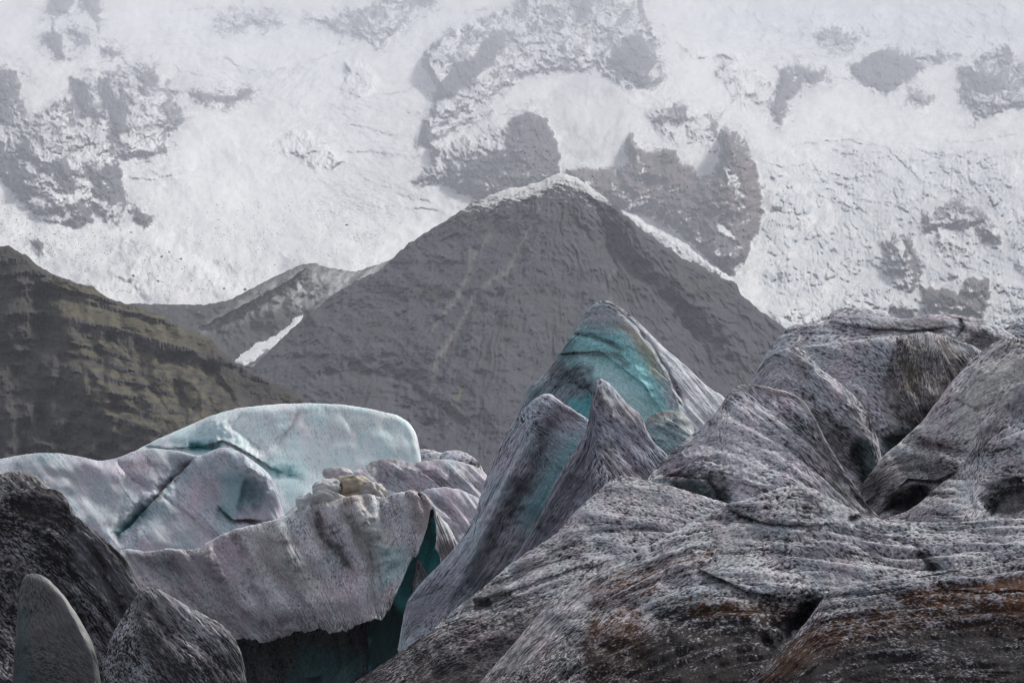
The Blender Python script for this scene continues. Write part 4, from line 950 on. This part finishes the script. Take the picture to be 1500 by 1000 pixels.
ice('ice_ridge', [(1235,770),(1255,720),(1275,692),(1298,664),(1318,648),(1335,632),(1352,616),(1370,592),(1386,570),(1400,553),(1418,533),(1436,515),(1455,502),(1473,493),(1490,494),(1510,502),(1580,530)], 830, 72, -.75,
    dirt=.33, clean=(.51,.50,.52), dirt_and_shade=[([(1240,770),(1270,690),(1330,650),(1400,655),(1430,690),(1390,740),(1300,760)],(.035,.03,.032),.30,16)], seed=124, grain=1.2, pit=1.1, round_w=14, relief_n=.9, arrows=((1300,700,-35),(1400,600,-38),(1450,540,-42),(1360,680,25),(1480,580,-10)), crest=(1.4,10),  # shade of the crevices and hollows painted in as a dark patch
    strokes=[('fold',[(1473,493),(1420,560),(1360,630),(1300,700)],.0,.3,60),('groove',[(1395,585),(1430,600),(1460,590)],5,4),('groove',[(1330,655),(1370,650),(1420,665),(1430,700)],10,6),('groove',[(1310,690),(1350,690),(1390,715)],10,7),('ridge',[(1370,660),(1400,680),(1420,700)],8,10),
             ('ledge',[(1290,740),(1330,700),(1370,705),(1400,690)],12,10,12),('hollow',[(1295,735),(1330,735),(1362,720)],45,12),('groove',[(1300,672),(1340,640),(1360,650)],8,6)],
    paints=[('area',[(1400,580),(1440,540),(1500,520),(1520,560),(1450,590),(1420,640)],(.52,.51,.48),.55,16),('line',[(1395,585),(1430,598),(1460,592)],(.12,.11,.11),.5,3),('area',[(1300,690),(1340,650),(1400,660),(1430,700),(1400,740),(1330,720)],(.16,.15,.165),.4,18),
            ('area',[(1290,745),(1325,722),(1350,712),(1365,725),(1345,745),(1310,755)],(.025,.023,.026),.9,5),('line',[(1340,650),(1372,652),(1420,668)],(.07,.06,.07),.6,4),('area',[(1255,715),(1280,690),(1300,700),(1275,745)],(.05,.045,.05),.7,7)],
    label='big diagonal ice ridge rising to the right edge, clean and pale near its top', cat='ice ridge')
ice('ice_bluff', [(1250,790),(1275,768),(1300,758),(1330,748),(1350,735),(1366,718),(1385,704),(1405,690),(1418,668),(1428,650),(1432,632),(1445,606),(1462,586),(1466,570),(1480,563),(1500,558),(1580,552)], 880, 65, -.9,
    dirt=.36, clean=(.46,.455,.48), seed=125, grain=1.3, pit=1.15, round_w=9, relief_n=1.0, arrows=((1470,600,-45),(1460,680,-8),(1400,720,10),(1480,730,-15),(1340,770,5)), crest=(1.6,9),
    strokes=[('ledge',[(1520,612),(1485,622),(1455,640),(1432,665)],12,12,14),('hollow',[(1440,748),(1465,730),(1500,712)],40,15),('ledge',[(1510,700),(1475,712),(1452,735)],18,22,10),('groove',[(1370,720),(1420,745),(1500,752)],6,8)],
    paints=[('area',[(1432,640),(1462,588),(1500,562),(1520,600),(1470,620),(1440,660)],(.15,.14,.155),.55,8),('area',[(1440,755),(1452,735),(1480,715),(1510,705),(1510,745),(1480,755)],(.06,.055,.06),.8,8),('line',[(1365,722),(1385,704),(1410,688)],(.1,.09,.1),.5,6)],
    label='dark topped ice bluff at the right edge above the round melt hollow', cat='ice mound')
ice('ice_slope', [(930,740),(945,705),(960,683),(985,660),(1005,643),(1030,622),(1050,604),(1060,586),(1072,570),(1088,562),(1105,563),(1130,568),(1155,574),(1178,588),(1192,610),(1205,636),(1222,664),(1240,694),(1256,716),(1270,740),(1290,758),(1310,790)], 850, 68, -.95,
    dirt=.30, clean=(.53,.52,.56), dirt_and_shade=[([(1150,610),(1190,590),(1240,660),(1300,740),(1290,790),(1210,730),(1170,680)],(.035,.03,.032),.32,14)], seed=126, grain=1.25, pit=1.1, round_w=5, relief_n=.8, arrows=((1090,600,38),(1180,660,42),(1050,660,12),(1120,700,15),(1220,720,45),(1000,670,-30)), crest=(1.8,8), slen=1.3,  # dark patch along the crack chain is painted shade
    strokes=[('fold',[(1085,560),(1060,600),(1030,650),(1000,700)],.0,.15,60),('groove',[(1110,580),(1160,620),(1230,700)],6,5),('groove',[(1130,575),(1190,640)],6,4),('groove',[(1090,600),(1150,650),(1210,710)],5,5),
             ('ledge',[(1060,740),(1035,702),(1000,698),(958,700)],34,24,26),('hollow',[(975,712),(1020,722),(1070,738)],32,18),('ridge',[(990,670),(1040,678),(1090,700),(1130,710)],12,18),('groove',[(1225,690),(1250,720),(1275,750)],16,8)],
    paints=[('area',[(965,702),(1000,698),(1036,706),(1075,730),(1060,748),(1000,728)],(.09,.13,.14),.72,8),('area',[(1000,705),(1030,712),(1035,725),(1005,718)],(.20,.30,.31),.5,8),('area',[(1000,640),(1080,620),(1150,680),(1100,700),(1030,680)],(.60,.60,.64),.35,20),
            ('line',[(1070,572),(1100,565),(1140,575),(1180,596),(1210,650),(1240,700)],(.09,.08,.085),.65,7),('line',[(1080,570),(1060,600),(1035,625)],(.14,.14,.16),.5,7),('line',[(1160,620),(1230,705)],(.14,.13,.14),.5,5),('line',[(1215,700),(1250,725),(1290,755)],(.05,.045,.05),.65,9)],
    label='broad bright fluted ice slope with a teal undercut at its lower left', cat='ice slope')
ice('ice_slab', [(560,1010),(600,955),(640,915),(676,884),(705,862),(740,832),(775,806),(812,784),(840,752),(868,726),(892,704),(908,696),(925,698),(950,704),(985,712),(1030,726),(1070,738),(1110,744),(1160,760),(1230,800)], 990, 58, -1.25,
    dirt=.36, clean=(.45,.45,.48), shade_v=(760,960,.14), seed=127, grain=1.3, pit=1.2, round_w=12, relief_n=.9, arrows=((800,820,-22),(900,760,10),(1000,740,14),(720,870,-20),(860,850,-20),(900,720,5)), crest=(1.8,9),
    strokes=[('groove',[(800,815),(880,778),(950,775),(1010,785)],8,6),('ledge',[(680,885),(740,868),(830,835),(900,820)],5,6,12),('groove',[(690,868),(760,840),(850,812)],7,6),('fold',[(905,696),(850,760),(760,830),(680,900)],.0,.4,50),('hollow',[(690,885),(720,882)],14,8)],
    paints=[('area',[(680,872),(740,862),(760,875),(700,895),(678,890)],(.06,.06,.065),.7,5),('line',[(690,868),(760,842),(850,812)],(.12,.11,.12),.45,5),('line',[(880,778),(950,776),(1010,786)],(.14,.13,.14),.45,5),('area',[(840,760),(900,704),(920,700),(880,750)],(.28,.28,.31),.35,10)],
    label='wedge shaped pitted ice slab sweeping down left from the middle of the frame', cat='ice slab')
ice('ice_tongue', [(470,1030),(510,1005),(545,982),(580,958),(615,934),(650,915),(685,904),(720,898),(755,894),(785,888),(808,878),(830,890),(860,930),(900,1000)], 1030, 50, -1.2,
    dirt=.66, clean=(.33,.32,.34), dirtc=(.03,.027,.028), shade_v=(890,1000,.3), seed=128, grain=1.4, pit=1.3, round_w=12, arrows=((600,960,-38),(700,930,-20),(780,920,-35)), crest=(2.0,8), relief_n=.9,
    paints=[('area',[(600,1000),(700,940),(800,900),(760,980),(700,1030),(600,1030)],(.06,.054,.056),.55,14)], strokes=[('fold',[(700,900),(660,940),(600,1000)],0,.3,50)],
    label='dark coarse ice tongue along the bottom edge, left of the rust stained mound', cat='ice slab')
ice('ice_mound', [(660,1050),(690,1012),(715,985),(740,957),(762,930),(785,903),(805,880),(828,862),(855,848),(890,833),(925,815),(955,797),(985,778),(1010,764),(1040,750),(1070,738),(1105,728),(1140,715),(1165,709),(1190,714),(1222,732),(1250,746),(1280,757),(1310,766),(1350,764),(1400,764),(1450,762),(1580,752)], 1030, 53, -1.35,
    gu=.02, uref=1000, dirt=.38, clean=(.45,.45,.48), seed=129, shade_v=(850,1010,.30), dirt_and_shade=[([(862,860),(900,838),(960,828),(1040,800),(1045,812),(970,850),(935,880),(945,930),(955,1010),(865,1010),(850,940),(868,900)],(.085,.034,.014),.42,12),
            ([(980,880),(1060,872),(1165,885),(1210,872),(1190,910),(1120,980),(1100,1050),(960,1050),(940,960)],(.022,.019,.020),.62,26), ([(700,1060),(760,960),(860,930),(960,930),(1110,960),(1100,1060)],(.025,.022,.023),.30,30), ([(1010,880),(1150,880),(1180,905),(1020,905)],(.06,.028,.014),.1,8)], grain=1.4, pit=1.25, round_w=9, relief_n=1.3, arrows=((850,900,-40),(950,830,-20),(1050,800,-10),(1150,740,5),(1250,800,12),(1100,860,8),(1400,800,3),(1450,850,-5),(950,960,-30),(760,980,-50)), crest=(2.0,9), slen=.9,  # near-black patches are shade painted into the lower ice; the brown is stain
    strokes=[('fold',[(1165,705),(1060,745),(960,800),(860,850),(790,910),(700,1020)],.0,.3,60),('ledge',[(1060,740),(1085,756),(1130,768),(1190,768),(1230,766)],4.5,7,12),('groove',[(1240,765),(1262,752),(1280,760)],14,5),('groove',[(1340,795),(1355,820),(1375,840)],18,7),
             ('ledge',[(1020,832),(1060,850),(1110,870),(1165,878),(1210,862)],11,20,26),('hollow',[(1110,885),(1160,895),(1200,880)],12,20),('ledge',[(1330,850),(1360,842),(1410,835)],7,12,16),('groove',[(1300,785),(1345,800)],10,6),
             ('groove',[(920,850),(980,820),(1060,795)],7,7),('ridge',[(1160,712),(1240,760),(1330,800),(1400,830)],8,20),('hollow',[(1110,950),(1150,925),(1190,890)],26,12),('groove',[(1200,880),(1180,900),(1150,935)],30,8)],
    paints=[
            ('area',[(1020,832),(1060,845),(1090,862),(1070,872),(1035,855)],(.16,.19,.19),.6,6),
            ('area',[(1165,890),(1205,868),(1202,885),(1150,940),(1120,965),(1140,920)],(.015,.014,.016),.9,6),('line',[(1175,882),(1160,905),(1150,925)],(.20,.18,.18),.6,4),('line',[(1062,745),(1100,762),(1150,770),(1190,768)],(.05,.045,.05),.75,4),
            ('line',[(1240,766),(1262,753),(1285,760)],(.05,.045,.05),.7,4),('line',[(1340,795),(1355,820),(1372,838)],(.045,.04,.045),.7,5),('line',[(700,1020),(760,960),(820,900)],(.24,.24,.26),.3,14)],
    label='huge pitted ice mound filling the lower centre, rust brown stain on its left crest', cat='ice mound', back=10)
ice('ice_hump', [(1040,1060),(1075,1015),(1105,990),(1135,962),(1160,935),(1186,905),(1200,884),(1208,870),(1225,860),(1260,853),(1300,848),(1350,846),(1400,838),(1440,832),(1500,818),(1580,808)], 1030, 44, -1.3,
    dirt=.58, clean=(.36,.36,.40), dirtc=(.03,.027,.028), seed=130, shade_v=(880,1000,.30), dirt_and_shade=[([(1290,872),(1380,856),(1450,852),(1520,842),(1520,905),(1440,890),(1370,886)],(.085,.033,.013),.55,8), ([(1190,905),(1300,885),(1520,890),(1520,930),(1300,930),(1220,960),(1120,1020),(1100,1010)],(.065,.028,.013),.30,16),
            ([(1060,1050),(1180,960),(1300,925),(1400,905),(1520,900),(1520,1050)],(.020,.018,.020),.45,30)], grain=1.6, pit=1.3, round_w=16, relief_n=1.0, arrows=((1150,960,-45),(1250,890,-8),(1400,860,-6),(1350,950,0),(1450,930,-3)), crest=(2.4,9), slen=.8,  # near-black patch paints the shade of the bottom corner into the ice
    strokes=[('fold',[(1208,866),(1180,920),(1100,1010)],.0,.5,50),('ledge',[(1360,838),(1385,862),(1440,868),(1510,864)],4,14,14),('groove',[(1220,876),(1280,870),(1340,872)],6,5)],
    paints=[],
    label='lowest right ice hump strewn with rust brown debris at the bottom right corner', cat='ice mound', back=5)

# --- dark ice on the left
ice('ice_hummock', [(-70,706),(-20,700),(0,694),(18,690),(38,691),(54,697),(66,708),(72,722),(80,750),(95,790)], 860, 94, -.8, dirt=.55, clean=(.34,.33,.33), seed=140, grain=1.2, pit=1.0, crest=(2.5,8),
    label='brownish grey ice hummock at the left edge behind the black ice hill', cat='ice mound', arrows=((30,720,40),))
ice('black_ice_hill', [(-70,752),(-30,742),(0,729),(18,719),(40,712),(60,714),(78,716),(92,722),(101,738),(106,752),(120,762),(140,778),(160,795),(180,813),(196,838),(210,862),(225,890),(250,930),(290,980),(330,1040)], 1030, 78, -.85,
    dirt=.86, clean=(.30,.29,.32), dirtc=(.016,.015,.016), seed=141, grain=1.45, pit=1.3, crest=(3.0,8), round_w=12, relief_n=1.2, arrows=((60,760,20),(150,830,52),(200,920,58),(60,900,40),(250,960,60)),
    strokes=[('fold',[(105,745),(150,830),(200,910),(260,1000)],.25,.0,80),('groove',[(130,790),(165,860),(210,940),(250,1000)],18,12),('ridge',[(180,815),(215,890),(260,960)],14,12),('hollow',[(100,870),(150,930)],14,24),('groove',[(60,740),(95,750),(110,790)],10,9)],
    paints=[('area',[(100,760),(140,780),(190,850),(230,930),(280,1000),(230,1000),(170,900),(110,820)],(.20,.195,.22),.45,12),('area',[(20,722),(95,725),(100,770),(60,780),(20,760)],(.035,.030,.030),.6,12),('line',[(130,800),(165,870),(210,950)],(.015,.013,.015),.7,9),('line',[(185,825),(215,885),(255,950)],(.30,.30,.33),.5,9)],
    label='black dirt covered ice hill at the lower left corner', cat='ice mound')
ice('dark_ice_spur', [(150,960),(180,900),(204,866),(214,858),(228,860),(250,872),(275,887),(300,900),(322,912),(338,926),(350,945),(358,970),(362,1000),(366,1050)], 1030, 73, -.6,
    dirt=.46, clean=(.40,.40,.43), dirtc=(.028,.026,.028), shade_v=(880,1000,.4), seed=142, grain=1.35, pit=1.25, round_w=16, relief_n=.9, arrows=((230,890,50),(300,930,40),(340,980,60)), crest=(2.0,8),
    strokes=[('groove',[(210,870),(250,930),(290,1000)],10,8),('groove',[(240,920),(300,950),(350,990)],8,8),('fold',[(215,855),(250,920),(300,1010)],0,.35,60)],
    paints=[('area',[(205,870),(230,880),(290,1000),(240,1010),(190,930)],(.05,.047,.052),.6,10),('area',[(290,950),(350,960),(362,1020),(300,1020)],(.035,.032,.036),.6,12),('line',[(222,864),(260,885),(300,905),(330,925)],(.36,.36,.38),.2,12)],
    label='speckled grey ice spur curving down right from the black ice hill', cat='ice ridge', back=3, drop=4)
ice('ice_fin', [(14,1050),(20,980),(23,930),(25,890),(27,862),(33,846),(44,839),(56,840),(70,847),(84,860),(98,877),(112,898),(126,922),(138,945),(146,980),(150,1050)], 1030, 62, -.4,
    dirt=.44, clean=(.17,.17,.17), dirtc=(.035,.033,.032), seed=143, lines=.3, shade_v=(880,1000,.25), grain=1.2, pit=.7, round_w=10, relief_n=.6, mat=M_SMOOTH, crest=(1.2,9), back=2, drop=4, arrows=((60,900,70),(110,930,60),(80,960,10)), contrast=.6,
    strokes=[('fold',[(60,838),(95,880),(130,950)],0,.6,30)],
    paints=[('area',[(22,900),(40,890),(50,1000),(20,1010)],(.06,.09,.10),.6,8),('line',[(52,842),(80,860),(112,902),(138,950)],(.36,.35,.34),.6,6)],
    label='smooth grey shark fin shaped ice blade standing at the lower left', cat='ice blade')
print('ice', time.time() - T0)

# ------------------------------------------------------------------ loose ice blocks on the striped cliff
def blob(name, u, v, d, rx, ry, rz, seed, col, mat, rot=0.0, level=4, rough=.25, squash=None):
    import bmesh
    bm = bmesh.new()
    bmesh.ops.create_icosphere(bm, subdivisions=level, radius=1)
    co = np.array([x.co[:] for x in bm.verts])
    rng = np.random.default_rng(seed)
    r = np.ones(len(co))
    for i in range(9):                       # cut flat facets
        n = rng.normal(size=3); n /= np.linalg.norm(n)
        h = rng.uniform(.68, .95); dd = co @ n
        co -= np.clip(dd - h, 0, None)[:, None] * n
    nse = fbm(co[:, 0] * 2.2 + seed, co[:, 1] * 2.2 + co[:, 2] * 1.7, 4, seed, .6)
    co *= (1 + rough * nse)[:, None]
    co *= np.array([rx, ry, rz]) * d / F
    c, s = math.cos(rot), math.sin(rot)
    co = np.stack([co[:, 0] * c - co[:, 2] * s, co[:, 1], co[:, 0] * s + co[:, 2] * c], 1)
    for x, p in zip(bm.verts, co): x.co = p
    me = bpy.data.meshes.new(name); bm.to_mesh(me); bm.free()
    for p in me.polygons: p.use_smooth = True
    at = me.attributes.new('albedo', 'FLOAT_COLOR', 'POINT')
    cc = np.ones((len(co), 4), np.float32)
    m = 1 + .5 * fbm(co[:, 0] * F / d / 9 + seed, co[:, 2] * F / d / 6, 3, seed + 3)
    cc[:, :3] = np.clip(np.array(col) * m[:, None], .01, .85)
    at.data.foreach_set('color', cc.ravel())
    me.materials.append(mat)
    o = bpy.data.objects.new(name, me); sc.collection.objects.link(o)
    a, b = ray(u, v)
    o.location = (a * d, d, CAMZ + b * d)
    return o

def thing(o, label, cat, group=None):
    o['label'] = label; o['category'] = cat
    if group: o['group'] = group
thing(blob('ice_block', 513, 712, 99, 30, 24, 17, 1, (.44,.37,.29), M_SMOOTH, .10, rough=.3), 'ochre stained ice block perched on top of the striped cliff', 'ice block')
thing(blob('ice_block', 479, 714, 98.5, 22, 20, 14, 2, (.58,.58,.59), M_SMOOTH, .25, rough=.3), 'pale flat ice block leaning left of the ochre stained block', 'ice block')
thing(blob('ice_block', 496, 697, 101, 24, 20, 13, 12, (.48,.45,.48), M_SMOOTH, -.1, rough=.3), 'lilac ice block behind the two blocks on the striped cliff', 'ice block')
thing(blob('ice_block', 479, 735, 98, 28, 20, 20, 13, (.50,.49,.49), M_SMOOTH, .1, rough=.35), 'cracked ice block under the pale flat block on the cliff crest', 'ice block')
thing(blob('ice_block', 449, 737, 98.5, 15, 12, 17, 14, (.58,.60,.61), M_SMOOTH, .7, rough=.3), 'small whitish wedge of ice at the left end of the perched blocks', 'ice block')
thing(blob('ice_block', 546, 722, 98.5, 22, 18, 18, 16, (.46,.42,.40), M_SMOOTH, -.4, rough=.35), 'brownish ice block at the right end of the perched blocks', 'ice block')

# ------------------------------------------------------------------ loose stones
ICO = None
def stones(name, spots, sizes, cols, mat, seed):
    """many small angular stones as one mesh"""
    import bmesh
    bm = bmesh.new(); bmesh.ops.create_icosphere(bm, subdivisions=1, radius=1)
    bv = np.array([v.co[:] for v in bm.verts]); bf = np.array([[v.index for v in f.verts] for f in bm.faces]); bm.free()
    rng = np.random.default_rng(seed); n = len(spots)
    V_ = bv[None] * (1 + .45 * (rng.random((n, len(bv), 1)) - .5)) * (.7 + .6 * rng.random((n, 1, 3))) * sizes[:, None, None]
    a = rng.random(n) * 6.28; c, s_ = np.cos(a)[:, None], np.sin(a)[:, None]
    V_ = np.stack([V_[..., 0] * c - V_[..., 1] * s_, V_[..., 0] * s_ + V_[..., 1] * c, V_[..., 2] * .75], -1) + spots[:, None]
    Fc = (bf[None] + (np.arange(n) * len(bv))[:, None, None]).reshape(-1, 3)
    me = bpy.data.meshes.new(name); me.from_pydata(V_.reshape(-1, 3).tolist(), [], Fc.tolist())
    at = me.attributes.new('albedo', 'FLOAT_COLOR', 'POINT')
    cc = np.ones((n, len(bv), 4), np.float32); cc[..., :3] = cols[:, None]
    at.data.foreach_set('color', cc.ravel()); me.materials.append(mat)
    o = bpy.data.objects.new(name, me); sc.collection.objects.link(o)
    return o

def pick(L, P, poly, n, seed, clump=0.0):
    rng = np.random.default_rng(seed)
    m = polysdf(L.U, L.V, poly) > 0
    if clump: m &= fbm(L.U / 12, L.V / 9, 4, seed, .65) > clump
    ii = np.flatnonzero(m.ravel()); ii = rng.choice(ii, min(n, len(ii)), replace=False)
    return P.reshape(-1, 3)[ii]

rng = np.random.default_rng(5)
S = {}
for nm, L_, P_ in SURF: S[L_.seed] = (L_, P_)
pts = []
for sd, poly, n, cl_ in ((129, [(870,850),(960,822),(1060,790),(1050,840),(960,870),(950,960),(880,980),(860,900)], 420, .0), (129, [(980,820),(1300,830),(1200,900),(1000,900)], 120, .1), (129, [(880,980),(1000,900),(1180,900),(1080,1000)], 220, .0),
                    (130, [(1230,875),(1500,845),(1500,900),(1250,930)], 650, .0), (130, [(1130,980),(1230,900),(1450,930),(1400,1000)], 420, .0), (127, [(700,880),(860,760),(1000,760),(900,840)], 80, .1)):
    pts.append(pick(*S[sd], poly, n, sd + n, cl_))
pts = np.concatenate(pts); n = len(pts); dd = pts[:, 1]
sz = dd / F * (0.35 + 0.9 * rng.random(n) ** 5 + .55 * (rng.random(n) > .97))
pal = np.array([[.03, .026, .025], [.10, .045, .02], [.20, .085, .025], [.07, .06, .055], [.32, .16, .04]])
cols = pal[rng.choice(5, n, p=[.42, .30, .12, .14, .02])]
o = stones('rust_stones', pts, sz, cols, M_STONE, 6); o['kind'] = 'stuff'
pts = []
for poly, n, cl_ in (([(60,385),(130,352),(215,346),(300,396),(350,440),(170,440)], 420, .05), ([(0,285),(60,330),(130,350),(60,385),(0,350)], 420, .0), ([(300,300),(500,290),(600,330),(480,370),(380,430),(230,340)], 300, .1), ([(130,340),(165,335),(160,375),(90,380)], 120, .0), ([(1150,400),(1300,420),(1350,470),(1180,470)], 200, .1)):
    pts.append(pick(WL, WP, poly, n, n + 3, cl_))
pts = np.concatenate(pts); n = len(pts)
sz = pts[:, 1] / F * (0.35 + 1.0 * rng.random(n) ** 4)
o = stones('scree_stones', pts, sz, np.tile([[.06, .06, .07]], (n, 1)), M_STONE, 7); o['kind'] = 'stuff'
for q, (u, v, w_) in enumerate([(195,404,2.3),(231,412,2.4),(237,376,2.2),(265,380,2.6),(328,423,2.2),(359,425,3.0),(248,370,2.0),(220,401,1.8),(192,341,2.2),(508,330,2.4)]):
    j = np.argmin((WL.U - u) ** 2 + (WL.V - v) ** 2); p = WP.reshape(-1, 3)[j]
    b = blob('boulder', u, v, p[1], w_ * 1.2, w_, w_ * .85, 30 + q, (.05, .05, .058), M_STONE, .3 * q, level=2)
    where = ['left of the pair low on the scree cone', 'right of the pair low on the scree cone', 'second from the top of the scree cone', 'on the right flank of the scree cone', 'above the bottom tip of the snow slope', 'at the bottom tip of the snow slope, largest',
             'highest on the right flank of the scree cone', 'just above the pair on the scree cone', 'between the cone crest and the crag foot', 'alone on the smooth snow beside the dark mountain'][q]
    thing(b, 'dark boulder ' + where, 'boulder', 'dark boulders on the snowy scree slope')

# ------------------------------------------------------------------ haze
def haze():
    import bmesh
    me = bpy.data.meshes.new('haze')
    x, y0, y1, z0, z1 = 20200, -20200, 20200, -3.0, 3300
    vs = [(-x,y0,z0),(x,y0,z0),(x,y1,z0),(-x,y1,z0),(-x,y0,z1),(x,y0,z1),(x,y1,z1),(-x,y1,z1)]
    me.from_pydata(vs, [], [(3,2,1,0),(4,5,6,7),(0,1,5,4),(1,2,6,5),(2,3,7,6),(3,0,4,7)])
    m = bpy.data.materials.new('pale_air'); m.use_nodes = True
    t = m.node_tree; t.nodes.clear()
    o_ = t.nodes.new('ShaderNodeOutputMaterial'); v = t.nodes.new('ShaderNodeVolumePrincipled')
    v.inputs['Color'].default_value = (.84, .875, .965, 1); v.inputs['Density'].default_value = HAZE; v.inputs['Anisotropy'].default_value = 0.0
    t.links.new(v.outputs[0], o_.inputs['Volume'])
    me.materials.append(m)
    o = bpy.data.objects.new('haze', me); sc.collection.objects.link(o); o['kind'] = 'stuff'
haze()
print('tris', sum(len(o.data.polygons) * 2 for o in sc.objects if o.type == 'MESH'), 'time', time.time() - T0)
